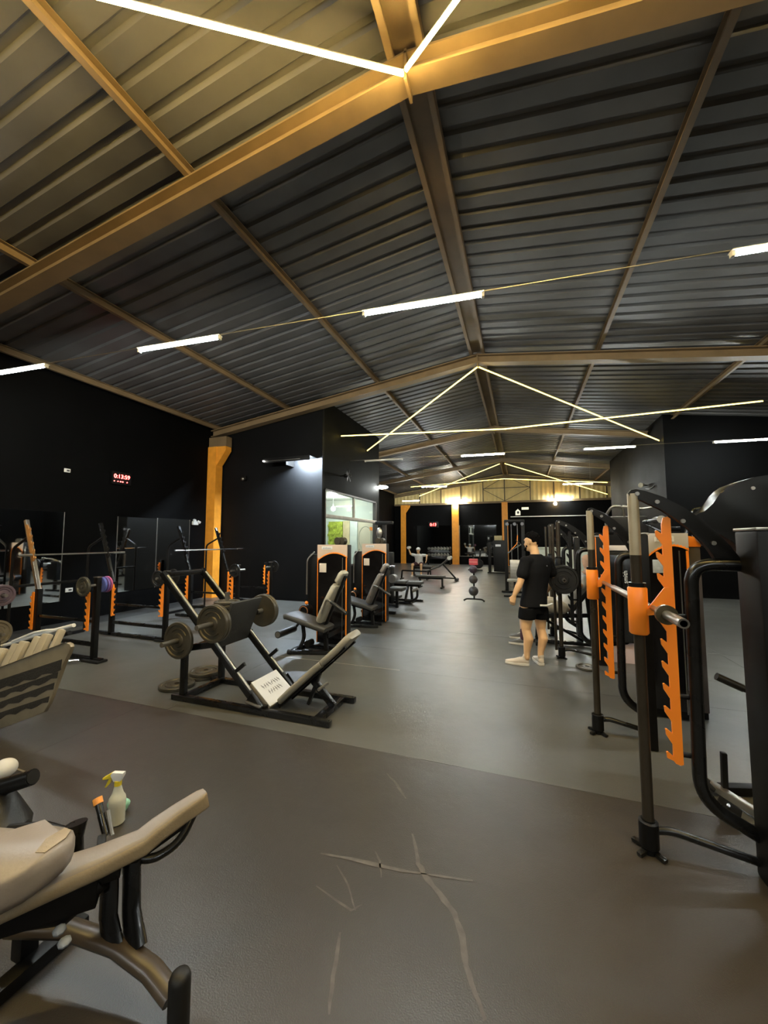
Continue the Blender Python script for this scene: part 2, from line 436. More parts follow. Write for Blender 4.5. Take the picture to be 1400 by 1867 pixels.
MB().cyl((-5.95, 11.6, 2.72), (-5.95, 11.6, 3.1), .008, 8).build('cord', M_WHITE, lp)
MB().ball((-5.95, 11.6, 2.66), .07).build('bulb', mat('office_bulb_glow', (1, 1, 1), .5, emit=95, ecol=(1, .97, .88)), lp)
# glass
def glass(name, tint, refl=0.08):
    m = bpy.data.materials.new(name); m.use_nodes = True; nt = m.node_tree
    for n in list(nt.nodes): nt.nodes.remove(n)
    out = nt.nodes.new('ShaderNodeOutputMaterial'); mx = nt.nodes.new('ShaderNodeMixShader'); tr = nt.nodes.new('ShaderNodeBsdfTransparent'); gl = nt.nodes.new('ShaderNodeBsdfGlossy')
    tr.inputs['Color'].default_value = tuple(tint) + (1,); gl.inputs['Roughness'].default_value = 0.02
    mx.inputs['Fac'].default_value = refl
    nt.links.new(tr.outputs[0], mx.inputs[1]); nt.links.new(gl.outputs[0], mx.inputs[2]); nt.links.new(mx.outputs[0], out.inputs['Surface'])
    MATS[name] = m
    return m
M_GLASS = glass('clear_window_glass', (0.92, 0.98, 0.96))
M_ALU = mat('white_aluminium', (0.62, 0.60, 0.56), 0.4, 0.2)
M_DARKALU = mat('dark_window_trim', (0.03, 0.025, 0.025), 0.4)
wn = struct(bpy.data.objects.new('window_1', None)); COL.objects.link(wn); wn.location = (XI, W0, WZ0)
b = MB()
b.bb(XI - .1, XI + .02, W0 - .03, W0 + .02, WZ0, WZ1); b.bb(XI - .1, XI + .02, W1 - .03, W1 + .04, WZ0, WZ1); b.bb(XI - .1, XI + .02, W0, W1, WZ1 - .02, WZ1 + .03); b.bb(XI - .1, XI + .02, W0, W1, WZ0 - .03, WZ0 + .02)
b.build('frame', M_DARKALU, wn, smooth=False)
MB().bb(XI - .07, XI + .03, W0 + .02, W1 + .03, 2.2, 2.3, .008).build('transom', M_ALU, wn)
MB().bb(XI - .07, XI + .0, 10.98, 11.03, 2.3, WZ1 - .02).build('mullion', M_ALU, wn)
for (a, c, z0, z1) in ((W0 + .02, 10.98, 2.3, WZ1 - .02), (11.03, W1 - .03, 2.3, WZ1 - .02), (W0 + .02, 10.98, WZ0 + .02, 2.2), (10.98, W1 - .03, WZ0 + .02, 2.2)):
    MB().bb(XI - .045, XI - .039, a, c, z0, z1).build('pane', M_GLASS, wn, smooth=False)

# ---------------------------------------------------------------- roof: corrugated sheets on purlins
ce = struct(bpy.data.objects.new('ceiling', None)); COL.objects.link(ce); ce.location = (X0, 11.5, 5.95)
PER = 0.27
def sheet(side, y0, nper):
    b = MB()
    prof = []
    for k in range(nper):
        yb = y0 + k * PER
        prof += [(yb, 0), (yb + .17, 0), (yb + .195, .035), (yb + .245, .035)]
    prof.append((y0 + nper * PER, 0))
    xe = XL - .25 if side < 0 else XR + .25
    xs = [X0, (X0 + xe) / 2, xe]
    rows = [[b.bm.verts.new((x, y, roof_z(x) + h)) for (y, h) in prof] for x in xs]
    for A, B_ in zip(rows, rows[1:]):
        for k in range(len(prof) - 1): b.bm.faces.new((A[k], A[k + 1], B_[k + 1], B_[k]))
    return b.build('roof_sheet', M_ROOF, ce, sharp=20)
y = -8.6
while y < 26.2:
    for s in (-1, 1): sheet(s, y, 4)
    y += 4 * PER
MB().bb(XL - .3, XR + .3, YF - .2, YB + .4, 6.1, 6.14).build('roof_lining', M_CONC, ce)
for x in (X0 - .16, X0 + .16, -3.3, -5.93, -8.3, 1.62, 4.27, 6.85):
    z = roof_z(x)
    b = MB()   # lipped channel purlin
    sg = 1 if x < X0 else -1
    b.bb(x - .004, x + .004, YF, YB, z - .125, z - .004)
    b.bb(min(x, x + sg * .06), max(x, x + sg * .06), YF, YB, z - .128, z - .120)
    b.bb(min(x, x + sg * .06), max(x, x + sg * .06), YF, YB, z - .012, z - .004)
    b.bb(x + sg * .056, x + sg * .062, YF, YB, z - .128, z - .105)
    b.build('purlin', M_BEAM, ce, smooth=False)
def rafter(y):
    t = struct(bpy.data.objects.new('roof_beam', None)); COL.objects.link(t); t.location = (X0, y, 5.6)
    for s in (-1, 1):
        xe = XL + .02 if s < 0 else XR - .02
        def P(x, d): return (x, y, roof_z(x) - d)
        b = MB()
        for (d0, d1, w) in ((.325, .305, .20), (.15, .13, .20), (.305, .15, .016)):
            b.prism([(X0, y - w / 2, roof_z(X0) - d0), (xe, y - w / 2, roof_z(xe) - d0), (xe, y - w / 2, roof_z(xe) - d1), (X0, y - w / 2, roof_z(X0) - d1)], (0, w, 0))
        b.build('rafter', M_BEAM, t, smooth=False)
    MB().bb(X0 - .012, X0 + .012, y - .1, y + .1, 5.55, 5.84).build('ridge_plate', M_BEAM, t)
    return t
for y in (-8.5, -2.75, 3.0, 8.75, 14.6, 20.4, 25.85): rafter(y)
MB().prism([(X0 - .15, YF, roof_z(X0 - .15) - .02), (X0 + .15, YF, roof_z(X0 + .15) - .02), (X0 + .15, YF, roof_z(X0 + .15) - .012), (X0, YF, 5.94), (X0 - .15, YF, roof_z(X0 - .15) - .012)], (0, YB - YF, 0)).build('ridge_flashing', M_BEAM, ce, smooth=False)
def column(x, y, sgn, zt=None, knee=True, w=.30, d=.26):
    zt = zt or roof_z(x) - .33
    t = struct(bpy.data.objects.new('column', None)); COL.objects.link(t); t.location = (x, y, 0)
    MB().bb(x - w / 2, x + w / 2, y - d / 2, y + d / 2, 0, zt).build('shaft', M_COLUMN, t)
    if knee:
        x1 = x + sgn * w / 2
        MB().prism([(x1, y - d / 2 + .02, zt), (x1, y - d / 2 + .02, zt - .55), (x1 + sgn * .08, y - d / 2 + .02, zt - .45), (x1 + sgn * .32, y - d / 2 + .02, zt - .12), (x1 + sgn * .32, y - d / 2 + .02, zt - .01)], (0, d - .04, 0)).build('knee', M_COLUMN, t)
    MB().bb(x - w / 2 - .03, x + w / 2 + .03, y - d / 2 - .03, y + d / 2 + .03, 0, .015).build('base_plate', M_COLUMN, t)
    return t
cc = column(XL + .15, 8.72, 1, 4.28)
MB().bb(XL, XL + .62, 8.62, 8.84, 4.28, 4.56).build('beam_haunch', M_BEAM, cc)
column(XL + .15, 3.0, 1); column(XR - .15, 3.0, -1); column(XR - .15, 8.75, -1)
column(-7.75, 25.82, 1, 4.05, True, .30)
column(-4.12, 25.85, 1, 4.05, False, .44, .2)
column(-0.95, 25.85, 1, 4.05, False, .36, .2)

# gable above the back wall: cream sheets behind a dark lattice
ga = struct(bpy.data.objects.new('wall_gable_back', None)); COL.objects.link(ga); ga.location = (X0, YB, 4.1)
x = XL
while x < XR - .01:
    x1 = min(x + 1.03, XR)
    b = MB(); n = 8
    top, bot = [], []
    for k in range(n + 1):
        xx = x + (x1 - x) * k / n
        yy2 = YB + .02 + (.03 if k % 2 else 0)
        bot.append(b.bm.verts.new((xx, yy2, 4.1))); top.append(b.bm.verts.new((xx, yy2, roof_z(xx) - .02)))
    for k in range(n): b.bm.faces.new((bot[k], bot[k + 1], top[k + 1], top[k]))
    b.build('gable_sheet', M_GABLE, ga, sharp=10)
    x = x1
b = MB().bb(XL, XR, YB - .08, YB - .0, 4.02, 4.14); b.build('bottom_chord', M_BEAM, ga)
for xx in (-6.6, -5.1, -3.75, -2.3, X0 - .1, .62, 2.0, 3.45, 4.9):
    MB().bb(xx - .03, xx + .03, YB - .06, YB - .0, 4.1, roof_z(xx) - .2).build('lattice_post', M_DARKSTEEL, ga)
MB().bb(-2.3, .62, YB - .05, YB - .02, 4.98, 5.02).build('lattice_rail', M_DARKSTEEL, ga)
for (xa, za, xb, zb) in ((-2.3, 4.95, X0 - .1, 4.15), (.62, 4.95, X0 - .1, 4.15), (-2.3, 4.95, -1.2, 5.55), (.62, 4.95, -.5, 5.55)):
    MB().bar((xa, YB - .04, za), (xb, YB - .04, zb), .03, .03).build('lattice_brace', M_DARKSTEEL, ga)
struct(MB().bb(-0.6, 4.6, YB - .03, YB, 3.08, 3.13).build('trim_1', M_ALU))

# ---------------------------------------------------------------- lights of the hall, plus an added unseen fill row
def batten(p0, p1, label, on=True, grp=None, hang=False):
    p0, p1 = V(p0), V(p1)
    d = (p1 - p0).normalized()
    t = thing('tube_light', label, 'light', tuple((p0 + p1) / 2), 0, grp)
    MB().bar(p0 + V(0, 0, .024), p1 + V(0, 0, .024), .075, .010).build('housing', M_WHITE, t)
    MB().cyl(p0 + d * .03, p1 - d * .03, .017, 12).build('tube', M_TUBE if on else M_TUBEDIM, t)
    for q, s in ((p0, 1), (p1, -1)):
        MB().bar(q, q + d * s * .03, .045, .05).build('end_cap', M_WHITE, t)
        if hang: MB().cyl(q + d * s * .12 + V(0, 0, .02), V((q + d * s * .12).x, q.y, roof_z(q.x) + .01), .003, 5).build('hanger_wire', M_STEEL, t)
    return t
def on_cable(x, c): return V(x, c[0] + c[1] * (x - XL), c[2])
c1 = (3.10, 0.0755, 4.0); c2 = (10.35, 0.086, 4.0)
for xs, lab in (((-7.33, -6.1), 'white tube light cut off by the picture edge above the black wall'), ((-4.52, -3.3), 'white tube light on the near cable between two others, above the leg press'),
            ((-1.53, -.28), 'large white tube light hung under the ridge on the near cable'), ((1.72, 2.95), 'white tube light at the upper edge beyond the ridge tube')):
    batten(on_cable(xs[0], c1), on_cable(xs[1], c1), lab)
for xs, lab, on in (((-4.43, -3.25), 'unlit thin tube light beside the charcoal inner wall', False), ((-1.57, -.36), 'white tube light under the ridge on the second cable', True),
            ((1.61, 2.84), 'white tube light on the second cable, before the charcoal wall', True), ((4.5, 5.72), 'white tube light on the second cable, over the black machines', True)):
    batten(on_cable(xs[0], c2), on_cable(xs[1], c2), lab, on)
for (xa, lab) in ((-7.3, 'added unseen fill tube over the near end of the hall, by the mirror wall'), (-4.5, 'added unseen fill tube over the near end of the hall, second from the mirror wall'), (-1.5, 'added unseen fill tube over the near end of the hall, under the ridge'), (1.7, 'added unseen fill tube over the near end of the hall, fourth from the mirror wall'), (4.7, 'added unseen fill tube over the near end of the hall, fifth from the mirror wall')):
    batten((xa, -3.9, 4.0), (xa + 1.22, -3.8, 4.0), lab, True, None, True)  # unseen tube row added to brighten surfaces facing the camera
for (a, b_, lab) in (((1.73, 18.0, 4.0), (2.95, 18.25, 4.0), 'white tube light crossing the far yellow strip'), ((-4.2, 16.8, 4.0), (-3.05, 16.98, 4.0), 'small far tube light just under the yellow strip end'),
                ((-6.85, 22.6, 4.0), (-5.75, 22.6, 4.0), 'dim far tube light beside the far orange corner column'), ((-4.62, 25.7, 4.24), (-3.35, 25.7, 4.24), 'bright far tube light above the orange column with the bulb'),
                ((1.66, 25.6, 4.1), (2.98, 25.6, 4.1), 'far tube light above the warm glowing bulb')):
    batten(a, b_, lab, True, None, True)
for c, xa, xb, lab in ((c1, XL, XR, 'thin wire cable carrying the near row of tube lights'), (c2, XI, XR, 'thin wire cable carrying the second row of tube lights')):
    pts = [on_cable(xa + (xb - xa) * k / 24, c) + V(0, 0, .037) for k in range(25)]
    o = MB().tube(pts, .006, 6).build('lighting_cable', M_STEEL); tag(recenter(o, tuple(pts[12])), lab, 'cable')
def led(pts, m, label, r=.010, grp=None):
    t = thing('led_strip_light', label, 'light', pts[0], 0, grp)
    for a, c in zip(pts, pts[1:]):
        a, c = V(a), V(c); d = (c - a).normalized()
        MB().bar(a + V(0, 0, .02), c + V(0, 0, .02), .03, .016).build('profile', M_ALU, t)
        MB().tube([a, c], r, 8).build('diffuser', m, t)
    return t
za = 5.52
led([(-4.9, -.4, 4.62), (X0, 2.84, za)], M_LEDNEAR, 'warm glowing strip from the near beam peak, long left arm of the bright V', .016)
led([(X0 + .03, 2.82, za), (4.0, -.55, 4.62)], M_LEDNEAR, 'warm glowing strip from the near beam peak, short steep arm of the bright V', .016)
led([(X0, 8.72, 5.54), (-4.86, 11.95, 4.64)], M_LEDFAR, 'yellow strip sloping from the second beam peak down to the charcoal wall by the window')
led([(X0 + .03, 8.74, 5.54), (3.96, 13.4, 4.57)], M_LEDFAR, 'yellow strip sloping from the second beam peak to the wall corner beyond the machines')
led([(-4.87, 9.95, 4.63), (-.32, 10.1, 4.43), (4.95, 10.28, 4.57)], M_LEDFAR, 'long near-level yellow strip crossing the middle of the hall')
led([(X0 - .1, 20.3, 5.5), (-6.0, 23.5, 4.38)], M_LEDFAR, 'far yellow strip sloping from the third peak towards the far corner column')
led([(X0 + .15, 20.3, 5.5), (4.4, 23.2, 4.05)], M_LEDFAR, 'far yellow strip sloping from the third peak towards the exit side')
led([(-6.1, 21.9, 4.76), (-.8, 22.0, 4.98), (4.2, 22.0, 4.52)], M_LEDFAR, 'far near-level yellow strip just before the cream gable')

# lamp washing the partition wall, bulkhead on the inner wall corner, bulbs on the back wall
t = thing('wall_lamp', 'slim black wall lamp washing cool light down the black partition', 'light', (-5.85, 8.7, 3.72))
MB().bb(-6.46, -5.05, 8.50, 8.52, 3.66, 3.77, .003).build('shade', M_BLACK, t); MB().bb(-6.46, -5.33, 8.492, 8.50, 3.70, 3.712).build('bright_edge', M_STEEL, t); MB().bb(-6.46, -5.05, 8.50, 8.9, 3.77, 3.785).build('top_board', M_BLACK, t); MB().bb(-5.78, -5.76, 8.52, 8.9, 3.58, 3.77).build('added_light_stop', M_BLACK, t)  # last board is added to keep lamp light off the column
MB().cyl((-5.60, 8.62, 3.75), (-5.12, 8.62, 3.75), .012, 8).build('tube', mat('dim_lamp_glow', (.9, .95, 1), .5, emit=1900, ecol=(.72, .86, 1)), t)
MB().ball((-6.44, 8.48, 3.71), .022).build('end_bulb', mat('small_led_dot', (1, 1, 1), .5, emit=14, ecol=(1, .97, .9)), t)
t = thing('bulkhead_lamp', 'bright white bulkhead lamp on the end of the charcoal wall', 'light', (XI + .06, 13.2, 3.55))
MB().bb(XI - .02, XI + .08, 13.08, 13.24, 3.58, 3.63, .01).build('housing', M_WHITE, t)
MB().ball((XI + .12, 13.25, 3.55), (.22, .1, .06)).build('lens', mat('bulkhead_glow', (1, 1, 1), .5, emit=40, ecol=(.95, 1, .96)), t)
t = thing('wall_bulb', 'dazzling white bulb at the top of the orange column on the back wall', 'light bulb', (-4.05, 25.7, 3.9))
MB().ball((-4.05, 25.62, 3.9), .1).build('bulb', M_BULB, t); MB().cyl((-4.05, 25.66, 3.95), (-4.05, 25.76, 3.99), .05).build('socket', M_WHITE, t)
t = thing('wall_bulb', 'warm amber bulb on the dark back wall', 'light bulb', (2.05, 25.9, 3.86))
MB().ball((2.05, 25.82, 3.86), .1).build('bulb', M_BULBWARM, t); MB().cyl((2.05, 25.86, 3.9), (2.05, 26.0, 3.94), .05).build('socket', M_WHITE, t)

# ---------------------------------------------------------------- mirrors, clocks, sockets, signs on the walls
def mirror_x(y0, y1, z0, z1, label):
    t = thing('wall_mirror', label, 'mirror', (XL + .012, (y0 + y1) / 2, z0))
    MB().bb(XL + .001, XL + .012, y0, y1, z0, z1).build('glass', M_MIRROR, t, smooth=False)
    MB().bb(XL + .0, XL + .014, y0 - .012, y0, z0, z1).build('edge_strip', M_STEEL, t); MB().bb(XL + .0, XL + .014, y1, y1 + .012, z0, z1).build('edge_strip', M_STEEL, t)
    return t
mirror_x(3.2, 4.98, .42, 2.15, 'dark wall mirror behind the nearer rack, cut off by the picture edge')
mirror_x(6.06, 7.03, .45, 2.13, 'wall mirror with machines reflected in it, on the black wall')
mirror_x(7.05, 8.02, .45, 2.15, 'plain dark wall mirror next to the orange column')
for (x0, x1, lab) in ((-6.8, -4.45, 'back wall mirror behind the dumbbell rack'), (-3.9, -1.5, 'back wall mirror between the two orange columns')):
    t = thing('wall_mirror', lab, 'mirror', ((x0 + x1) / 2, YB - .01, .55))
    MB().bb(x0, x1, YB - .012, YB - .001, .55, 2.6).build('glass', M_MIRROR, t, smooth=False)
    MB().bb(x0, x1, YB - .014, YB, .53, .55).build('edge_strip', M_STEEL, t)
def clock_x(y, z):
    t = thing('digital_clock', 'red digital timer high on the black left wall', 'clock', (XL, y, z))
    MB().bb(XL, XL + .05, y - .22, y + .22, z - .14, z + .14, .008).build('case', M_BLACK, t)
    lettering('0:13:59', .125, M_RED, 'digits', t, (.053, 0, .035), (math.pi / 2, 0, math.pi / 2), .002)
    for k, dy in enumerate((-.17, -.09, -.03, .02, .12)):
        MB().ball((XL + .053, y + dy, z - .075), (.004, .018 if k in (2, 3) else .012, .012), 8).build('indicator', M_RED, t)
    return t
clock_x(6.07, 2.98)
t = thing('digital_clock', 'small red digital timer on the far back wall', 'clock', (-5.66, YB, 2.66))
MB().bb(-6.0, -5.3, YB - .05, YB, 2.48, 2.86, .01).build('case', M_BLACK, t)
lettering('0:13', .26, M_RED, 'digits', t, (0, -.054, 0.0), (math.pi / 2, 0, 0), .002)
def plate_x(y, z, sy, sz, label, nm='wall_socket'):
    t = thing(nm, label, 'socket', (XL, y, z))
    MB().bb(XL, XL + .012, y - sy / 2, y + sy / 2, z - sz / 2, z + sz / 2, .003).build('cover', M_WHITE, t)
    MB().bb(XL + .010, XL + .014, y - sy * .1, y + sy * .35, z - sz * .2, z + sz * .2).build('insert', M_DARKINK, t)
plate_x(4.99, 2.98, .11, .075, 'white socket plate high on the black wall beside the timer')
plate_x(5.15, .62, .13, .08, 'white socket plate low on the black wall behind the near rack hooks')
plate_x(5.92, .64, .1, .05, 'small white socket between the near rack and the mirror, upper of two')
plate_x(5.92, .55, .1, .05, 'small white socket between the near rack and the mirror, lower of two')
t = thing('emergency_light', 'small white twin emergency lamp beside the mirror by the orange column', 'light', (XL, 8.2, 2.1))
MB().bb(XL, XL + .06, 8.1, 8.28, 2.02, 2.12, .01).build('box', M_WHITE, t); MB().cyl((XL + .04, 8.14, 2.15), (XL + .1, 8.12, 2.13), .035).build('lamp_head', M_WHITE, t); MB().cyl((XL + .04, 8.26, 2.12), (XL + .1, 8.3, 2.08), .035).build('lamp_head', M_WHITE, t)
t = thing('exit_sign', 'pale rectangular sign on the dark back wall', 'sign', (.28, YB, 3.62))
MB().bb(0.08, .5, YB - .03, YB, 3.55, 3.7, .005).build('board', mat('pale_sign', (.75, .72, .5), .5, emit=.25), t)
t = thing('house_shaped_sign', 'small white house-shaped sign on the dark back wall', 'sign', (-.15, YB, 3.38))
MB().prism([(-.3, YB - .03, 3.2), (0, YB - .03, 3.2), (0, YB - .03, 3.45), (-.15, YB - .03, 3.6), (-.3, YB - .03, 3.45)], (0, .03, 0)).build('board', mat('pale_sign_2', (.75, .73, .6), .5, emit=.2), t)
MB().bb(-.2, -.08, YB - .034, YB - .028, 3.3, 3.45).build('mark', M_DARKINK, t)
def spot(name, label, base, d, axis):
    t = thing(name, label, 'fan' if 'fan' in name else 'light', base)
    return t
t = thing('wall_fan', 'black wall fan with bare blades on the charcoal wall above the window', 'fan', (XI, 9.98, 3.46))
MB().cyl((XI, 9.98, 3.46), (XI + .12, 9.98, 3.46), .02).build('bracket', M_BLACK, t)
MB().ball((XI + .18, 9.98, 3.46), (.09, .06, .06)).build('motor', M_BLACK, t)
for k in range(5):
    a = k * 2 * math.pi / 5 + .3
    u = V(0, math.cos(a), math.sin(a)); w = V(0, -math.sin(a), math.cos(a)); c = V(XI + .26, 9.98, 3.46)
    MB().prism([c + u * .03 - w * .02, c + u * .18 - w * .06 + V(.02, 0, 0), c + u * .2 + w * .04, c + u * .05 + w * .03], (.004, 0, 0)).build('blade', M_BLACK, t, smooth=False)
for (y, z, lab) in ((14.9, 3.42, 'small spot lamp with trailing cable on the far charcoal wall'),):
    t = thing('spot_lamp', lab, 'light', (XJ, y, z))
    MB().cyl((XJ, y, z), (XJ - .12, y, z + .02), .02).build('bracket', M_BLACK, t)
    MB().lathe([(0, 0), (.05, 0), (.08, .14), (.07, .14), (.06, .13), (0, .13)], (XJ - .12, y, z + .02), (-.6, -.7, -.1), 14).build('head', mat('pale_lamp_head', (.4, .36, .26), .4), t)
    MB().tube([(XJ - .02, y + .1, z - .1), (XJ - .02, y - .3, z - .16), (XJ - .02, y - .8, z - .12)], .012, 6).build('lead', M_BLACK, t)
t = thing('wall_camera', 'small dark wall camera on the far left wall', 'camera', (XL, 21.5, 3.0))
MB().bb(XL, XL + .1, 21.4, 21.6, 2.95, 3.1, .02).build('mount', M_BLACK, t); MB().cyl((XL + .1, 21.5, 3.0), (XL + .35, 21.4, 2.95), .07).build('body', M_STEEL, t)
# mount post by the partition corner: security camera on the column
t = thing('wall_camera', 'small dark camera on the black partition beside the orange column', 'camera', (-7.35, 8.9, 3.36))
MB().bb(-7.42, -7.3, 8.82, 8.9, 3.3, 3.42, .01).build('mount', M_BLACK, t); MB().ball((-7.36, 8.79, 3.33), .05).build('dome', M_STEEL, t)
# ================================================================ weight plates
def plate_mesh(name, R, th, m, ribs=True):
    """a plate lying with its axis along -Y, back face at the origin; parts: disc, hub, grip ribs"""
    t = thing(name, 'x', 'weight plate')
    MB().lathe([(.027, 0), (R - .006, 0), (R, .006), (R, th - .006), (R - .006, th), (R - .026, th), (R - .034, th - .011), (.075, th - .011), (.07, th - .011)], (0, 0, 0), (0, -1, 0), 36).build('disc', m, t, False, 30)
    MB().lathe([(.07, th - .011), (.062, th - .002), (.027, th - .002), (.027, 0)], (0, 0, 0), (0, -1, 0), 24).build('hub', m, t, False, 30)
    if ribs:
        for k in range(2):
            a0 = .5 + k * math.pi
            pts = [(R * .62 * math.cos(a0 + j * .17), -(th - .010), R * .62 * math.sin(a0 + j * .17)) for j in range(12)]
            MB().tube(pts, .008, 6).build('grip_rib', m, t, False)
    return t
PROTO = {}
def plate(kind, loc, label, rotz=0.0, group=None, tilt=None):
    specs = {'iron': (.18, .036, M_IRON), 'black': (.19, .04, M_RUBPLATE), 'small': (.13, .03, M_RUBPLATE), 'purple': (.105, .028, M_PURPLE), 'pink': (.11, .022, M_PINK), 'blue': (.10, .03, M_BLUE), 'olive': (.125, .035, mat('olive_iron', (.085, .08, .06), .4, .4)), 'smalliron': (.13, .03, M_IRON), 'tan': (.16, .04, mat('tan_iron', (.17, .14, .09), .45, .3)), 'bumper': (.13, .05, mat('dusky_bumper', (.09, .06, .075), .55))}
    R, th, m = specs[kind]
    if kind not in PROTO:
        p = plate_mesh('weight_plate', R, th, m, R > .12)
        PROTO[kind] = p
        p.location = loc; p.rotation_euler = tilt or (0, 0, rotz); p['label'] = label
        if group: p['group'] = group
        return p
    p = dup(PROTO[kind], loc, rotz, label)
    if 'group' in p: del p['group']
    if group: p['group'] = group
    if tilt: p.rotation_euler = tilt
    return p

# ================================================================ plate-loaded leg press
lp = thing('leg_press', 'black 45-degree leg press with grey pads and iron plates on its sled', 'gym machine', (-2.48, 3.33, 0))
yn, yf = 3.07, 3.59
for yv in (yn, yf):
    MB().bar((-3.36, yv, .028), (-1.58, yv, .028), .062, .05).build('base_rail', M_GLOSS, lp)
    MB().bar((-3.24, yv + .01, .05), (-3.24, yv + .01, .52), .05, .06).build('post', M_GLOSS, lp)
    MB().bar((-3.27, yv + .01, .50), (-2.84, yv + .01, .585), .05, .06).build('side_beam', M_GLOSS, lp)
    r = MB().bar((-2.30, yv, .045), (-3.57, yv, 1.255), .055, .06).build('guide_rail', M_GLOSS, lp)
    MB().cyl((-2.42, yv, .20), (-3.50, yv, 1.232), .013, 10).build('chrome_rod', M_STEEL, r)
    s = 1 if yv == yf else -1
    MB().bar((-2.60, yv, .345), (-2.49, yv, .435), .03, .036).build('stop_peg', M_GLOSS, lp)
    MB().bar((-2.43, yv + s * .045, .115), (-2.27, yv + s * .045, .085), .03, .014).build('safety_handle', M_STEEL, lp)
    MB().prism([(-2.45, yv + s * .03, .1), (-2.3, yv + s * .03, .05), (-2.26, yv + s * .03, .05), (-2.38, yv + s * .03, .19)], (0, s * .006, 0)).build('gusset', M_BLACK, lp)
MB().bar((-3.22, yn, .035), (-3.22, yf, .035), .06, .05).build('crossbar', M_GLOSS, lp)
MB().bar((-1.72, yn, .03), (-1.72, yf, .03), .08, .045).build('crossbar', M_GLOSS, lp)
MB().bar((-3.24, yn, .49), (-3.24, yf, .49), .05, .05).build('crossbar', M_GLOSS, lp)
MB().bar((-3.55, yn, 1.235), (-3.55, yf, 1.235), .05, .05).build('crossbar', M_GLOSS, lp)
MB().bar((-2.28, yn, .05), (-2.28, yf, .05), .05, .05).build('crossbar', M_GLOSS, lp)
# sled
sl = MB().bar((-2.87, 3.33, .535), (-2.69, 3.33, .985), .46, .03, (1, 0, -.3), .01).build('foot_plate', mat('footplate_rubber', (.03, .03, .029), .55, bump=.3, bscale=150), lp)
b = MB()
for yv in (3.14, 3.52):
    b.bar((-2.90, yv, .60), (-3.12, yv, .83), .05, .06); b.bar((-3.10, yv, .82), (-2.74, yv, .90), .05, .05)
b.bar((-2.8, 3.02, .80), (-2.8, 3.66, .80), .05, .05); b.bar((-3.08, 3.1, .83), (-3.08, 3.56, .83), .05, .05)
b.build('sled_frame', M_BLACK, lp)
for (y0, y1) in ((3.05, 2.77), (3.62, 3.92)): MB().cyl((-2.79, y0, .805), (-2.79, y1, .805), .0245, 14).build('load_horn', M_STEEL, lp)
MB().cyl((-3.225, 3.06, .61), (-3.225, 2.79, .61), .0245, 14).build('storage_horn', M_STEEL, lp)
MB().cyl((-3.225, 3.06, .56), (-3.225, 3.06, .66), .03, 12).build('horn_socket', M_BLACK, lp)
MB().cyl((-2.95, 3.33, .86), (-2.95, 3.33, 1.05), .0245, 14).build('top_horn', M_STEEL, lp)
# seat and back
st = MB().bar((-2.47, 3.32, .225), (-2.245, 3.32, .035), .40, .05, (.6, 0, .7), .012).build('seat_pad', mat('grey_tan_seat', (.2, .185, .155), .5), lp)
sh = MB().bar((-2.455, 3.32, .247), (-2.235, 3.32, .060), .395, .006, (.65, 0, .75), .001).build('printed_sheet', M_PAPER, st)
b = MB()
d = V(.765, 0, -.645).normalized(); nrm = V(.645, 0, .765).normalized(); o0 = V(-2.425, 3.2, .229) + nrm * .0022
for row in range(2):
    for k in range(8 if row == 0 else 6):
        p = o0 + V(0, .035 * k + row * .03, 0) + d * (.06 + row * .075)
        w = random.uniform(-.012, .012)
        b.bar(p - d * .022 + V(0, w, 0), p + d * .022 - V(0, w, 0), .006, .001, nrm, 0); b.bar(p + V(0, -.01, 0), p + V(0, .012, 0), .006, .001, nrm, 0)
o = b.build('grey_print', M_INK, st); o['label'] = 'two lines of worn grey print'
def pad_strip(pts, width, th, ax, name, m, parent, top=None, y=None, prof=None):
    """a padded board bent along pts (x,z pairs) at centre y; rounded edges"""
    b = MB(); n = len(pts); rings = []
    for i, (px, pz) in enumerate(pts):
        a = pts[max(i - 1, 0)]; c = pts[min(i + 1, n - 1)]
        t = Vector((c[0] - a[0], 0, c[1] - a[1])).normalized(); nn = Vector((-t.z, 0, t.x))
        if nn.z < 0: nn = -nn
        wv = (prof[i] if prof else 1.0) * width / 2
        sec = []
        rr = min(th * .45, .03)
        for (sy, sz) in ((-1, -1), (1, -1), (1, 1), (-1, 1)):
            for k in range(4):
                ang = math.pi / 2 * k / 3 + {(-1, -1): math.pi, (1, -1): 1.5 * math.pi, (1, 1): 0, (-1, 1): .5 * math.pi}[(sy, sz)]
                sec.append((sy * (wv - rr) + rr * math.cos(ang), sz * (th / 2 - rr) + rr * math.sin(ang)))
        rings.append([b.bm.verts.new(Vector((px, y, pz)) + Vector((0, 1, 0)) * u + nn * w) for (u, w) in sec])
    k = len(rings[0])
    for A, B_ in zip(rings, rings[1:]):
        for j in range(k): b.bm.faces.new((A[j], A[(j + 1) % k], B_[(j + 1) % k], B_[j]))
    b.bm.faces.new(rings[0]); b.bm.faces.new(rings[-1])
    return b.build(name, m, parent, sharp=50)
pad_strip([(-2.215, .055), (-2.19, .08), (-2.06, .20), (-1.80, .43), (-1.74, .475)], .34, .06, 0, 'backrest_pad', M_PAD, lp, y=3.325, prof=[.6, .85, 1, 1, .95])
pad_strip([(-1.735, .485), (-1.70, .515), (-1.60, .605), (-1.50, .71), (-1.475, .735)], .34, .06, 0, 'headrest_pad', M_PAD, lp, y=3.325, prof=[.95, 1, 1, .9, .7])
for yv in (3.22, 3.43): MB().bar((-2.20, yv, .03), (-1.52, yv, .645), .035, .04).build('backrest_bar', M_BLACK, lp)
MB().bar((-1.90, 3.33, .27), (-1.68, 3.33, .055), .05, .06).build('strut', M_GLOSS, lp)
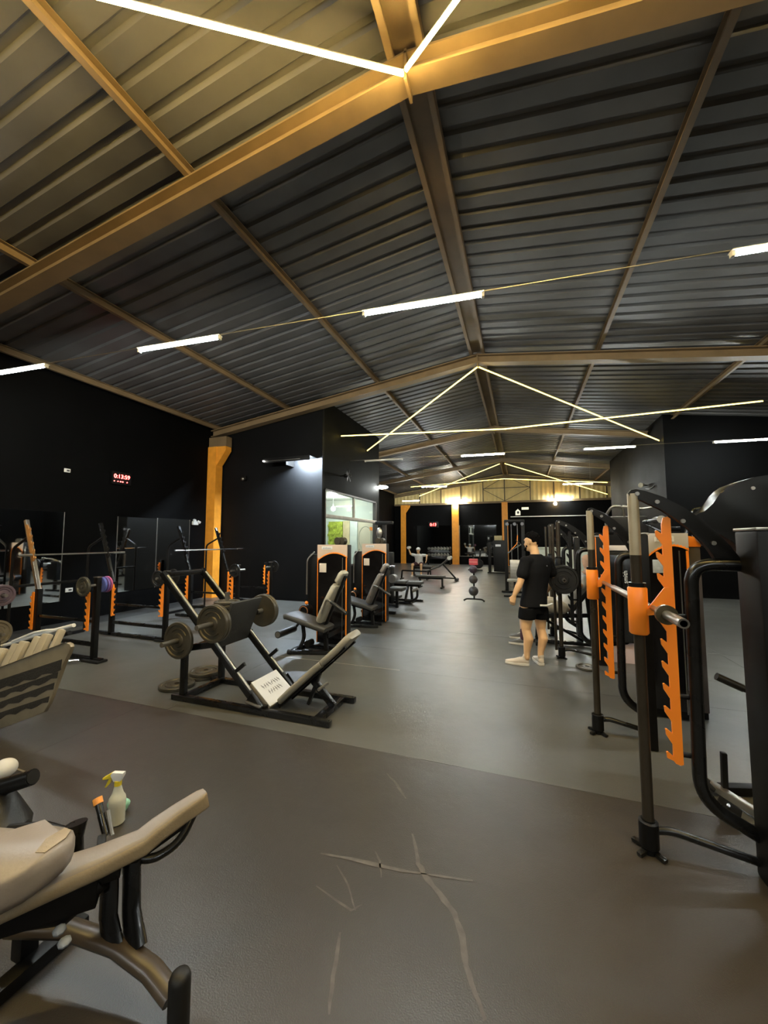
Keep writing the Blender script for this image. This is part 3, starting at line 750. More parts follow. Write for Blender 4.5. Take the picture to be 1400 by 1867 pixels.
MB().bar((-1.83, 3.33, .34), (-1.95, 3.33, .04), .04, .03).build('strut', M_GLOSS, lp)
MB().cyl((-1.80, 3.25, .22), (-1.80, 3.42, .22), .015, 8).build('adjuster_pin', M_STEEL, lp)
# plates on and beside it
plate('iron', (-3.225, 3.0, .61), 'iron plate alone on the leg press storage horn, lowest and furthest from the seat')
plate('iron', (-2.79, 3.02, .805), 'inner iron plate of the pair on the leg press, near side')
plate('iron', (-2.79, 2.982, .805), 'outer iron plate of the pair on the leg press, near side')
plate('iron', (-2.79, 3.70, .805), 'inner iron plate of the pair on the leg press, far side', math.pi)
plate('iron', (-2.79, 3.738, .805), 'outer iron plate of the pair on the leg press, far side', math.pi)
plate('smalliron', (-2.95, 3.33, .90), 'lower of two small plates lying flat on top of the leg press sled', 0, None, (-math.pi / 2, 0, 0))
plate('smalliron', (-2.95, 3.33, .932), 'upper of two small plates lying flat on top of the leg press sled', 0, None, (-math.pi / 2, 0, .4))
plate('iron', (-3.60, 3.33, .001), 'iron plate lying flat on the floor beside the leg press base', 0, None, (-math.pi / 2, 0, 0))
plate('iron', (-3.58, 3.68, .001), 'lower of two stacked iron plates on the floor behind the leg press', 0, None, (-math.pi / 2, 0, 1))
plate('iron', (-3.55, 3.69, .039), 'upper of two stacked iron plates on the floor behind the leg press', 0, None, (-math.pi / 2, 0, .3))

# ================================================================ selectorised tower, used by several machines
def tower(t, x0, x1, yfr, dep, zt, badge, hdr=M_GREYHDR, stripe=True, sticker=None, arch=(.26, .16, .20)):
    """black weight-stack tower; front face at yfr (towards -Y)"""
    MB().bb(x0, x1, yfr + .008, yfr + dep, 0.02, zt, .012).build('tower_body', M_BLACK, t)
    MB().bb(x0 + .03, x1 - .03, yfr + .002, yfr + .01, .08, zt - .1).build('smoked_panel', mat('smoked_panel', (.006, .005, .005), .12), t)
    a0, a1, a2 = arch
    n = 14
    W = x1 - x0
    low = []
    for k in range(n + 1):
        u = k / n
        z = zt - (a0 * (1 - u) ** 2 + 2 * (a1 - .5 * (a0 + a2) * .5) * u * (1 - u) + a2 * u * u)
        low.append((x0 + W * u, z))
    hd = MB().prism([(x0, yfr, zt)] + [(x, yfr, z) for x, z in low] + [(x1, yfr, zt)], (0, .012, 0), .002).build('header_panel', hdr, t, sharp=30)
    b = MB()
    for (xa, za), (xb, zb) in zip(low, low[1:]):
        b.prism([(xa, yfr - .002, za), (xb, yfr - .002, zb), (xb, yfr - .002, zb + .025), (xa, yfr - .002, za + .012)], (0, .004, 0))
    b.build('arch_trim', M_ORANGE, hd)
    if badge:
        bw = W * .36
        bd = MB().box((x0 + W * .33, yfr - .002, zt - .05), (bw, .004, .05), None, .002).build('badge', M_WHITE, hd)
        lettering(badge, .034, M_INK, 'badge_lettering', bd, (x0 + W * .33 - t.location.x, yfr - .0045 - t.location.y, zt - .05 - t.location.z), (math.pi / 2, 0, 0))
    if stripe:
        for xx in ((x1 - .022, x1 - .004), (x0 + .003, x0 + .012)):
            MB().bb(xx[0], xx[1], yfr - .003, yfr + .006, .03, zt - a2).build('orange_stripe', M_ORANGE, t)
    MB().cyl((x1 - .075, yfr - .004, .06), (x1 - .075, yfr - .004, zt - a2), .005, 6).build('guide_rod', M_STEEL, t)
    if sticker:
        sx, sz, sw, shh = sticker
        MB().box((sx, yfr - .001, sz), (sw, .003, shh), None, .001).build('instruction_label', mat('cream_label', (.70, .60, .50), .5, var=.04), t)

def leg_extension(dx, dy, label, seat_m):
    t = thing('leg_extension_machine', label, 'gym machine', (-2.8 + dx, 5.1 + dy, 0))
    X = lambda v: v + dx
    Y = lambda v: v + dy
    tower(t, X(-3.03), X(-2.515), Y(5.38), .16, 1.53, 'profitness', mat('warm_silver_panel', (.62, .47, .36), .4, .1, var=.06), True, (X(-2.93), 1.17, .12, .14))
    # pulley wheels on top
    for k in (0, 1):
        MB().cyl((X(-2.72 + .075 * k), Y(5.44), 1.585), (X(-2.70 + .075 * k), Y(5.51), 1.585), .062, 16).build('pulley', M_IRON, t)
    MB().bb(X(-3.22), X(-3.03), Y(5.42), Y(5.54), .3, 1.38, .03).build('shroud', M_BLACK, t)
    MB().tube(rounded([(X(-3.2), Y(5.36), .75), (X(-3.2), Y(5.36), 1.3), (X(-3.1), Y(5.42), 1.42)], .06), .012, 8).build('cable_guide', M_STEEL, t)
    # seat and back
    pad_strip([(X(-3.24), .50), (X(-3.2), .51), (X(-2.9), .44), (X(-2.62), .365), (X(-2.59), .35)], .36, .075, 0, 'seat_pad', M_PADDARK, t, y=Y(4.95), prof=[.9, 1, 1, .95, .85])
    pad_strip([(X(-2.70), .46), (X(-2.68), .50), (X(-2.56), .76), (X(-2.46), .95), (X(-2.44), .98)], .34, .075, 0, 'backrest', seat_m, t, y=Y(4.95), prof=[.75, .95, 1, .95, .8])
    pad_strip([(X(-2.435), 1.01), (X(-2.425), 1.03), (X(-2.37), 1.13), (X(-2.35), 1.155)], .24, .07, 0, 'head_pad', seat_m, t, y=Y(4.95), prof=[.75, 1, 1, .75])
    MB().bar((X(-2.63), Y(4.95), .42), (X(-2.33), Y(4.95), 1.1), .05, .035, (1, 0, 0)).build('back_bar', M_BLACK, t)
    # shin roller and its arm
    MB().cyl((X(-3.29), Y(4.74), .26), (X(-3.29), Y(5.16), .26), .05, 16).build('shin_roller', M_VINYL, t)
    MB().cyl((X(-3.29), Y(4.735), .26), (X(-3.29), Y(4.742), .26), .038, 14).build('roller_cap', M_STEEL, t)
    MB().tube(rounded([(X(-3.29), Y(5.17), .26), (X(-3.27), Y(5.22), .30), (X(-3.12), Y(5.24), .50)], .05), .018, 8).build('lever_arm', M_GLOSS, t)
    MB().cyl((X(-3.13), Y(5.16), .53), (X(-3.13), Y(5.30), .53), .085, 20).build('cam', M_BLACK, t)
    MB().tube([(X(-3.13) + .07 * math.cos(a * .45), Y(5.155), .53 + .07 * math.sin(a * .45)) for a in range(14)], .008, 6, closed=True).build('cam_ring', mat('copper_ring', (.55, .25, .12), .3, .7), t)
    MB().ball((X(-3.07), Y(5.14), .66), .026).build('adjuster_knob', M_ORANGE, t)
    MB().cyl((X(-3.07), Y(5.14), .66), (X(-3.09), Y(5.22), .58), .008, 6).build('adjuster_stem', M_STEEL, t)
    # hand lever
    MB().tube(rounded([(X(-2.60), Y(4.76), .60), (X(-2.52), Y(4.74), .79), (X(-2.46), Y(4.72), .78), (X(-2.22), Y(4.70), .64)], .04), .016, 10).build('hand_lever', M_STEEL, t)
    MB().cyl((X(-2.44), Y(4.718), .77), (X(-2.20), Y(4.699), .632), .024, 12).build('grip', M_VINYL, t)
    # frame
    b = MB()
    b.bar((X(-3.12), Y(4.78), .03), (X(-2.52), Y(4.95), .03), .06, .045); b.bar((X(-3.12), Y(5.15), .03), (X(-2.52), Y(5.15), .03), .06, .045)
    b.bar((X(-3.10), Y(4.76), .03), (X(-3.10), Y(5.18), .03), .06, .045)
    b.build('base_frame', M_GLOSS, t)
    MB().tube(rounded([(X(-3.05), Y(4.95), .05), (X(-2.98), Y(4.95), .2), (X(-3.02), Y(4.95), .42)], .08), .028, 10).build('seat_post', M_GLOSS, t)
    MB().bar((X(-2.62), Y(4.95), .03), (X(-2.66), Y(4.95), .42), .06, .05).build('rear_post', M_BLACK, t)
    MB().bar((X(-3.05), Y(4.95), .40), (X(-2.6), Y(4.95), .30), .05, .05).build('seat_beam', M_BLACK, t)
    MB().bar((X(-2.62), Y(4.95), .25), (X(-2.62), Y(5.40), .25), .05, .06).build('link_beam', M_BLACK, t)
    MB().cyl((X(-2.9), Y(4.88), .13), (X(-2.9), Y(5.02), .13), .045, 14).build('counterweight', M_BLACK, t)
    for (fx, fy) in ((-3.12, 4.78), (-3.12, 5.16)):
        MB().cyl((X(fx) - .02, Y(fy), .03), (X(fx) + .03, Y(fy), .03), .035, 12).build('rubber_foot', M_RUBPLATE, t)
    return t
leg_extension(0, 0, 'leg extension machine with pale backrest and head pad, in front of the window', mat('pale_beige_vinyl', (.46, .43, .34), .5, bump=.1, bscale=200))
leg_extension(0.02, 1.76, 'leg extension machine with narrow grey backrest, second from the leg press', mat('mid_grey_vinyl', (.22, .195, .17), .5))

# ================================================================ squat racks along the left wall
def hooks(b, o, up, out, thick, L, n, w=.045, tooth=.035):
    """saw-toothed hook plate: spine along up, teeth along out"""
    o, up, out, thick = V(o), V(up).normalized(), V(out).normalized(), V(thick)
    pts = [(0, 0), (0, L)]
    pts += [(w * .3, L + .012), (w * .8, L + .006), (w, L - .03)]
    p = L / n
    for k in range(n):
        z = L - .03 - k * p
        zz = max(z - p, .015)
        pts += [(w, z - p * .45), (w + tooth * .75, z - p * .28), (w + tooth, z - p * .30), (w + tooth * .9, z - p * .55), (w, max(z - p * .95, .012))]
    pts += [(w * .8, 0), (w * .3, -.006)]
    c = []
    for (u, z) in pts:
        q = o + out * u + up * z
        if c and (c[-1] - q).length < 1e-5: continue
        c.append(q)
    b.prism(c, thick)
M_ORANGEDIM = mat('orange_paint_light_browned', (.42, .19, .05), .45)  # orange of the catches, with the brown cast of the light mixed in
def rack(dy, label, near, plates):
    t = thing('squat_rack', label, 'squat rack', (-6.0, 4.15 + dy, 0))
    for i, yv in enumerate((3.62, 4.70)):
        y = yv + dy
        bp = MB().bar((-6.58, y, 0.01), (-6.58, y, .90), .06, .08, (1, 0, 0)).build('rear_post', M_BLACK, t)
        MB().bar((-6.58, y, .86), (-6.98, y, 1.90), .05, .05, (1, 0, .3)).build('leaning_upright', M_GLOSS if not (near and i == 0) else M_STEEL, t)
        MB().bar((-5.37, y, 0.01), (-5.37, y, 1.10), .06, .07, (1, 0, 0)).build('front_post', M_BLACK, t)
        MB().bb(-5.41, -5.33, y - .035, y + .035, 1.10, 1.112).build('post_cap', M_STEEL, t)
        MB().bar((-6.95, y, .03), (-5.22, y, .03), .06, .045).build('foot_rail', M_GLOSS, t)
        MB().bar((-6.56, y, .22), (-5.39, y, .22), .045, .05).build('lower_crossbar', M_GLOSS, t)
        MB().bar((-6.56, y, .52), (-5.39, y, .52), .035, .035).build('upper_crossbar', M_GLOSS, t)
        MB().bb(-5.52, -5.2, y - .07, y + .07, 0, .03, .006).build('foot_pad', M_RUBPLATE, t)
        MB().cyl((-5.37, y - .2, 1.0), (-5.37, y + .2, 1.0), .02, 12).build('plate_horn', M_STEEL, t)
        # orange catch plates
        sg = -1 if i == 0 else 1
        b = MB(); hooks(b, (-6.58 + sg * .03, y - .045, .33), (0, 0, 1), (sg, 0, 0), (0, .012, 0), .52, 6); b.build('catch_plate', M_ORANGE, t, sharp=20)
        b = MB(); hooks(b, (-5.37 - .0 * sg + (-.075 if i == 0 else .0), y - .045 if i == 0 else y - .06, .40), (0, 0, 1), (-1, 0, 0) if i == 0 else (0, -1, 0), (0, .012, 0) if i == 0 else (.012, 0, 0), .50, 6); b.build('catch_plate', M_ORANGE, t, sharp=20)
        # catch plates on the leaning part
        u = V(-.40, 0, 1.04).normalized(); o0 = V(-6.58, y - .03, .90) + u * .42
        b = MB(); hooks(b, o0, u, (1, 0, .35), (0, .014, 0), .56, 5, .05, .04); b.build('bar_catch', M_ORANGEDIM if (near and i == 0) else M_BLACK, t, sharp=20)
        # rear brace
        MB().tube(rounded([(-6.88, y, 1.66), (-7.25, y, 1.48), (-7.25, y, .03)], .08), .02, 8).build('rear_brace', M_BLACK, t)
    MB().bar((-7.25, 3.62 + dy, .9), (-7.25, 4.70 + dy, .9), .04, .04).build('rear_crossbar', M_BLACK, t)
    MB().bar((-7.25, 3.62 + dy, .03), (-7.25, 4.70 + dy, .03), .05, .045).build('rear_foot', M_BLACK, t)
    bb = thing('barbell', 'thin steel barbell resting on the ' + ('nearer' if near else 'farther') + ' rack against the black wall', 'barbell', (-6.74, 4.15 + dy, 1.385))
    ya, yb = (3.42, 4.98) if near else (6.05 , 8.1)
    xb, zb = -6.735, 1.385
    MB().cyl((xb, ya, zb), (xb, yb, zb), .013, 10).build('shaft', M_STEEL if near else M_CHROME, bb)
    for q, s in ((ya, 1), (yb, -1)): MB().cyl((xb, q, zb), (xb, q + s * .2, zb), .019, 12).build('sleeve', M_STEEL if near else M_CHROME, bb)
    return t
rack(0, 'black squat rack with light-browned orange catches on its upright, by the picture edge', True, None)
rack(2.72, 'black squat rack with orange catch plates, between the mirror and the orange column', False, None)
plate('olive', (-5.37, 3.46, 1.0), 'olive iron plate facing out on the near rack front post')
plate('blue', (-5.37, 3.66, 1.0), 'blue plate behind the near rack front post', math.pi)
plate('purple', (-5.37, 3.70, 1.0), 'purple plate next to the blue plate on the near rack post', math.pi)
plate('pink', (-5.37, 3.735, 1.0), 'pink-rimmed plate outermost behind the near rack post', math.pi)
for (y0, lab) in ((4.62, 'near rack, far front post'), (6.26, 'farther rack, first front post'), (7.34, 'farther rack, last front post')):
    plate('small', (-5.37, y0 - .02, 1.0), 'black plate on the mirror-facing horn, ' + lab) if False else None
plate('small', (-5.37, 4.55, 1.0), 'small black plate, near side of the near rack second post')
plate('small', (-5.37, 4.80, 1.0), 'small black plate, far side of the near rack second post', math.pi)
plate('small', (-5.37, 6.26, 1.0), 'small black plate on the farther rack post hidden partly by the leg press')
plate('small', (-5.37, 7.52, 1.0), 'small black plate in front of the orange column, on the farther rack', math.pi)
# lone orange catch post against the partition
t = thing('storage_post', 'thin post with an orange strip standing against the black partition', 'storage post', (-6.55, 8.8, 0))
MB().bb(-6.58, -6.52, 8.78, 8.88, 0, 1.0, .006).build('post', M_BLACK, t); b = MB(); hooks(b, (-6.545, 8.78, .42), (0, 0, 1), (0, -1, 0), (.012, 0, 0), .5, 6); b.build('catch_plate', M_ORANGE, t, sharp=20)
MB().bb(-6.68, -6.42, 8.74, 8.88, 0, .02).build('foot', M_BLACK, t)
# plate tree at the picture edge
t = thing('plate_tree', 'black plate storage tree at the picture edge beside the near rack', 'plate rack', (-6.3, 2.95, 0))
MB().bar((-6.3, 2.95, .02), (-6.3, 2.95, 1.25), .07, .07, (1, 0, 0)).build('post', M_BLACK, t)
MB().bar((-6.65, 2.95, .025), (-5.95, 2.95, .025), .06, .045).build('foot', M_BLACK, t); MB().bar((-6.3, 2.65, .025), (-6.3, 3.25, .025), .06, .045).build('foot', M_BLACK, t)
for z in (.45, .92): MB().cyl((-6.3, 2.95, z), (-5.98, 2.95, z), .02, 10).build('horn', M_STEEL, t)
for k in range(4): plate('bumper', (-6.255 + k * .055, 2.95, .92), 'dusky bumper plate %s on the upper horn of the plate tree' % ('nearest the post', 'second from the post', 'third from the post', 'outermost')[k], math.pi / 2)
plate('tan', (-6.2, 2.95, .45), 'tan iron plate on the low horn at the picture edge', math.pi / 2)
plate('tan', (-6.155, 2.95, .45), 'tan iron plate outermost on the low horn at the picture edge', math.pi / 2)
# ================================================================ smith machines on the aisle side
M_ROD = mat('smith_guide_rod', (.075, .062, .045), .3, .7)
ARCH_T = [(.560, 1.858), (.575, 1.876), (.60, 1.880), (.637, 1.868), (.721, 1.831), (.806, 1.775), (.88, 1.713), (.939, 1.646), (.996, 1.571), (1.04, 1.50)]
ARCH_B = [(.93, 1.505), (.906, 1.554), (.875, 1.605), (.819, 1.667), (.765, 1.72), (.71, 1.768), (.621, 1.815), (.585, 1.828), (.565, 1.838)]
def smith(dx, dy, label, accent, pillars, bar_y, bar_x, bar_z, latch=True):
    t = thing('smith_machine', label, 'gym machine', (.8 + dx, 3.1 + dy, 0))
    for i, yv in enumerate((2.44, 3.73)):
        y = yv + dy
        k = .955 if i else 1.0                       # the far frame stands a touch closer in
        X = lambda v: (v if i == 0 else .57 + (v - .59) * .82) + dx
        MB().cyl((X(.585), y, 1.52), (X(.585), y, 1.855), .0275, 18).build('rod_top', mat('lit_rod_tint', (.5, .44, .32), .35, .45) if accent is M_ORANGE else M_ROD, t)  # chrome rod top, its lit cream tone put into the colour
        gp = MB().cyl((X(.585), y, .10), (X(.585), y, 1.85), .0265, 18).build('guide_rod', M_ROD, t)
        if accent is not M_ORANGE: MB().cyl((X(.585) - .065, y + .02, .10), (X(.585) - .065, y + .02, 1.83), .018, 12).build('rear_rod', M_ROD, t)
        MB().cyl((X(.585), y, 1.35), (X(.585), y, 1.372), .042, 18).build('sleeve_collar', M_GLOSS, t)
        MB().lathe([(.0, 0), (.040, 0), (.046, .008), (.046, .242), (.04, .25), (0, .25)], (X(.585), y, 1.10), (0, 0, 1), 24).build('bar_sleeve', accent, t)
        # foot socket with levelling foot
        MB().lathe([(.0, 0), (.036, 0), (.036, .02), (.045, .03), (.045, .15), (.036, .155), (.03, .155), (.03, .16), (0, .16)], (X(.585), y, .0), (0, 0, 1), 18).build('foot_socket', M_BLACK, t)
        for a in (2.4, 3.9, 5.4):
            MB().bar((X(.585) + .03 * math.cos(a), y + .03 * math.sin(a), .014), (X(.585) + .085 * math.cos(a), y + .085 * math.sin(a), .010), .028, .02).build('foot_lug', M_GLOSS, t)
        # tooth rack
        b = MB(); hooks(b, (X(.755), y + .005, .455), (0, 0, 1), (-1, 0, 0), (0, .012, 0), 1.26, 11, .042, .030); b.build('tooth_rack', accent if accent is M_ORANGE else M_BLACK, t, sharp=20)
        for z in (1.66, 1.20, .79, .50): MB().cyl((X(.745), y + .02, z), (X(.80), y + .02, z), .013, 10).build('rack_bolt', M_BLACK, t)
        # arched top plate
        b = MB(); b.prism([(X(px), y - .02, pz) for px, pz in ARCH_T + ARCH_B], (0, .04, 0), .004)
        ap = b.build('arch_plate', M_BLACK, t, sharp=25)
        for (px, pz) in ((.60, 1.852), (.69, 1.805), (.80, 1.70), (.925, 1.585)): MB().cyl((X(px), y - .03, pz), (X(px), y - .018, pz), .011, 10).build('bolt', M_STEEL, ap)
        # bent upright tube and floor tube
        xe = X(1.04)
        MB().tube(rounded([(xe, y, 1.475), (X(.83), y, 1.475), (X(.815), y, .30), (xe, y, .185)], [.16, .22], 8), .031, 14).build('bent_upright', M_GLOSS, t)
        MB().tube(rounded([(X(.60), y, .105), (X(.68), y, .125), (xe, y, .065)], .04), .019, 10).build('floor_tube', M_GLOSS, t)
        x0, x1 = pillars[i]
        y0, y1 = y - .18, y + .02
        MB().bb(x0, x1, y0, y1, 0.0, 1.645, .012).build('pillar', M_BLACK, t)
        MB().bb(x0 - .004, x1 + .004, y0 - .004, y1 + .004, 1.645, 1.66, .004).build('pillar_cap', M_STEEL, t)
        sx = x0 + (.085 if x1 - x0 > .2 else .012)
        if accent is M_ORANGE or i == 0: MB().bb(sx, sx + (.02 if x1 - x0 > .2 else .008), y0 - .003, y0 + .002, .07, 1.64).build('stripe', mat('salmon_stripe', (.85, .33, .15), .4) if x1 - x0 > .2 else M_ORANGE, t)
        if latch:
            h = MB().prism([(X(.60), y - .03, 1.20), (X(.66), y - .03, 1.21), (X(.735), y - .03, 1.34), (X(.72), y - .03, 1.355), (X(.70), y - .03, 1.35), (X(.62), y - .03, 1.235)], (0, .012, 0)).build('safety_latch', accent, t)
    bb = thing('smith_bar', label.split(' ')[0] and ('guided steel bar with an iron disc on its end' if accent is M_ORANGE else 'guided bar loaded with black plates beside the standing man'), 'barbell', (bar_x, (bar_y[0] + bar_y[1]) / 2, bar_z))
    MB().cyl((bar_x, bar_y[0], bar_z), (bar_x, bar_y[1], bar_z), .0145, 14).build('shaft', M_STEEL, bb)
    for q, s in ((bar_y[0], 1), (bar_y[1], -1)):
        MB().cyl((bar_x, q, bar_z), (bar_x, q + s * .22, bar_z), .022, 14).build('sleeve', M_STEEL, bb)
    if accent is M_ORANGE:
        MB().cyl((bar_x, bar_y[0] + .20, bar_z), (bar_x, bar_y[0] + .225, bar_z), .046, 22).build('end_disc', mat('bronze_disc', (.12, .10, .06), .35, .7), bb)
    MB().cyl((bar_x, bar_y[0] + (bar_y[1] - bar_y[0]) * .42, bar_z), (bar_x, bar_y[0] + (bar_y[1] - bar_y[0]) * .66, bar_z), .021, 14).build('grip_sleeve', M_STEEL, bb)
    return t
smith(0, 0, 'black smith machine with orange tooth racks, orange sleeves and arched top plates', M_ORANGE, [(1.03, 1.42), (.868, .945)], (2.0, 4.0), .645, 1.245)
smith(-.10, 3.42, 'black smith machine with loaded bar behind the standing man', M_BLACK, [(.90, 1.0), (.82, .9)], (5.55, 7.5), .52, 1.075, False)
plate('black', (.52, 5.80, 1.075), 'inner black plate on the loaded smith bar')
plate('black', (.52, 5.756, 1.075), 'middle black plate on the loaded smith bar')
plate('black', (.52, 5.712, 1.075), 'outer black plate on the loaded smith bar, facing outwards')

# ================================================================ weight-stack machine behind the smith rack
t = thing('cable_row_tower', 'weight-stack tower with silver arched header seen behind the orange tooth rack', 'gym machine', (1.25, 4.3, 0))
tower(t, 1.07, 1.43, 4.22, .16, 1.665, None, M_GREYHDR, True, None, (.27, .15, .16))
bd = MB().prism([(1.17, 4.215, 1.588), (1.32, 4.215, 1.588), (1.32, 4.215, 1.635), (1.29, 4.215, 1.65), (1.20, 4.215, 1.65), (1.17, 4.215, 1.625)], (0, .006, 0)).build('badge', M_WHITE, t)
lettering('profitness', .03, M_INK, 'badge_lettering', bd, (1.245 - 1.25, 4.2135 - 4.3, 1.615), (math.pi / 2, 0, 0))
MB().bb(1.145, 1.235, 4.213, 4.222, 1.30, 1.42, .001).build('instruction_label', mat('blue_white_label', (.55, .62, .72), .5, var=.15, scale=30), t)
MB().bb(1.455, 1.545, 4.30, 4.42, .06, 1.58, .01).build('rear_column', mat('grey_column', (.10, .085, .08), .4), t)
MB().bb(1.46, 1.54, 4.31, 4.41, 0, .06, .01).build('column_foot', M_BLACK, t)
MB().prism([(1.455, 4.29, 1.54), (1.545, 4.29, 1.54), (1.545, 4.29, 1.585), (1.51, 4.29, 1.63), (1.455, 4.29, 1.64)], (0, .03, 0)).build('corner_bracket', M_ORANGE, t)
MB().cyl((1.60, 4.26, 1.645), (1.60, 4.34, 1.645), .10, 24).build('cam_wheel', mat('taupe_wheel', (.30, .24, .19), .45), t)
MB().prism([(1.60 + .101 * math.cos(a), 4.258, 1.645 + .101 * math.sin(a)) for a in (-.9, -.6, -.3, 0, .3, .6, .8)] + [(1.62, 4.258, 1.645)], (0, .004, 0)).build('wheel_accent', M_ORANGE, t)
for (px, pz) in ((1.71, 1.913), (1.255, 1.797)):
    MB().tube(rounded([(1.46, 4.42, 1.58), (px - .05, 4.75, pz - .0), (px, 4.55, pz), (px, 4.34, pz)], .08), .016, 8).build('handle_arm', M_GLOSS, t)
    MB().cyl((px, 4.30, pz), (px, 4.48, pz), .032, 16).build('grip', M_VINYL, t)
    MB().cyl((px, 4.292, pz), (px, 4.302, pz), .036, 18).build('grip_cap', mat('pale_grey_cap', (.34, .34, .34), .45), t)
# covered machine with pinkish-white skirt
t = thing('covered_weight_tower', 'black rounded weight tower with pinkish-white skirt and vertical white lettering', 'gym machine', (1.15, 5.98, 0))
x0, x1, yv = .885, 1.40, 5.90
MB().bb(x0, x1, yv + .01, yv + .24, .18, 1.46, .03).build('tower_body', M_BLACK, t)
MB().prism([(x0, yv - .004, .0), (x1, yv - .004, .0), (x1, yv - .004, .33), (x1 - .12, yv - .004, .24), (x1 - .3, yv - .004, .20), (x0 + .06, yv - .004, .21), (x0, yv - .004, .24)], (0, .03, 0), .003).build('skirt_panel', mat('pinkish_white', (.60, .47, .47), .45, var=.05), t)
MB().bb(x0, x1, yv - .005, yv + .25, 1.46, 1.53, .012).build('header', mat('cream_header', (.62, .55, .50), .45), t)
sh = MB().bb(x0 + .14, x1 - .03, yv - .06, yv + .0, .27, 1.42, .04).build('shroud', mat('shroud_black', (.008, .008, .008), .2), t)
lettering('smith', .075, M_WHITE, 'side_lettering', t, (1.275 - 1.15, yv - .0615 - 5.98, 1.12), (math.pi / 2, -math.pi / 2, 0))
b = MB()
b.tube(rounded([(1.12, 6.1, 1.5), (1.12, 6.05, 1.95), (1.19, 6.0, 2.07), (1.31, 6.0, 2.06), (1.34, 6.05, 1.93)], .05), .018, 10); b.tube(rounded([(1.31, 6.0, 2.06), (1.55, 6.0, 2.02), (1.65, 6.0, 2.04)], .05), .018, 10)
b.build('chrome_handle', M_STEEL, t)
MB().bb(1.14, 1.62, 6.02, 6.12, 1.5, 1.93, .05).build('top_cover', M_BLACK, t)
MB().cyl((1.0, 5.95, 1.62), (1.0, 6.05, 1.62), .085, 18).build('pulley', M_BLACK, t)
# hooded machine at the picture edge
t = thing('hooded_cable_machine', 'large black machine with a curved smooth hood at the picture edge', 'gym machine', (1.75, 3.4, 0))
hood = [(1.95, 2.06), (1.70, 2.052), (1.587, 2.041), (1.512, 2.03), (1.436, 2.006), (1.375, 1.982), (1.335, 1.950), (1.316, 1.925), (1.275, 1.857), (1.245, 1.808), (1.225, 1.79), (1.20, 1.784), (1.15, 1.783), (1.155, 1.74), (1.22, 1.71), (1.36, 1.60), (1.50, 1.45), (1.95, 1.40)]
MB().prism([(x, 3.30, z) for x, z in hood], (0, .16, 0), .012).build('hood', mat('satin_black_hood', (.004, .004, .004), .34, spec=.25), t, sharp=25)
MB().cyl((1.50, 3.292, 1.955), (1.50, 3.30, 1.955), .012, 10).build('bolt', M_STEEL, t)
MB().bb(1.52, 1.95, 3.31, 3.45, 0, 1.45, .02).build('column', M_BLACK, t)
MB().bar((1.6, 3.38, .03), (2.2, 3.38, .03), .1, .05).build('foot', M_BLACK, t)
# low row footrest
t = thing('low_row_footrest', 'low black footrest frame with two pedals on the floor behind the smith pillar', 'gym machine', (1.16, 3.1, 0))
MB().bar((1.165, 3.10, .02), (1.17, 3.10, .265), .034, .03, (1, 0, 0)).build('upright', M_BLACK, t)
MB().bar((1.06, 3.24, .035), (1.30, 2.80, .035), .05, .04).build('beam', M_STEEL, t)
MB().bar((1.15, 3.12, .03), (1.42, 3.20, .03), .06, .05).build('cross_beam', M_BLACK, t)
for (px, py) in ((1.075, 3.13), (1.10, 2.89)):
    p = MB().bar((px - .045, py + .02, .075), (px + .045, py - .03, .035), .09, .014, (.5, -.3, 1)).build('pedal', M_RUBPLATE, t)
    MB().cyl((px, py, .062), (px - .006, py - .012, .068), .009, 8).build('pedal_bolt', M_CHROME, p)
MB().tube(rounded([(1.40, 3.20, .03), (1.40, 3.18, .5), (1.35, 3.13, .645), (1.29, 3.12, .665)], .1), .018, 8).build('handle_stem', M_BLACK, t)
MB().cyl((1.30, 3.12, .665), (1.165, 3.12, .725), .024, 12).build('handle_grip', M_VINYL, t)

# pale counter seen between the machines
t = thing('reception_counter', 'pale long counter far behind the smith machines', 'counter', (2.4, 20.3, 0))
MB().bb(0.75, 3.9, 20.1, 20.6, 0, 1.22, .01).build('body', mat('pale_counter', (.62, .64, .52), .5, var=.05), t)
MB().bb(0.7, 3.95, 20.05, 20.65, 1.22, 1.26, .008).build('counter_top', mat('pale_counter_top', (.7, .72, .6), .4), t)
for x in (1.55, 2.35, 3.15): MB().bb(x - .01, x + .01, 20.09, 20.11, .05, 1.2).build('panel_joint', M_DARKINK, t)

plate('smalliron', (.74, 5.50, .001), 'small grey plate lying flat on the floor by the orange rack foot', 0, None, (-math.pi / 2, 0, 0))
# inclined bench inside the loaded smith machine
t = thing('incline_bench', 'black incline bench under the seated lifter', 'bench', (.6, 6.6, 0))
MB().bar((.28, 6.6, .44), (.64, 6.6, .49), .28, .07, (0, 0, 1), .025).build('seat_pad', M_VINYL, t)
MB().bar((.66, 6.6, .50), (1.08, 6.6, 1.05), .28, .07, (-1, 0, .7), .025).build('back_pad', M_VINYL, t)
MB().bar((.12, 6.6, .40), (.95, 6.6, .47), .06, .06).build('seat_beam', M_BLACK, t)
MB().bar((.92, 6.6, .78), (.98, 6.6, .04), .05, .06, (1, 0, 0)).build('rear_leg', M_BLACK, t)
MB().bar((.22, 6.6, .40), (.20, 6.6, .04), .05, .06, (1, 0, 0)).build('front_leg', M_BLACK, t)
MB().bar((.12, 6.6, .035), (1.02, 6.6, .035), .06, .05).build('base_beam', M_GLOSS, t)
MB().bar((.2, 6.38, .03), (.2, 6.82, .03), .06, .05).build('front_foot', M_GLOSS, t)
MB().bar((1.0, 6.38, .03), (1.0, 6.82, .03), .06, .05).build('rear_foot', M_GLOSS, t)
MB().bar((.3, 6.6, .38), (.85, 6.6, .08), .04, .04).build('brace', M_BLACK, t)
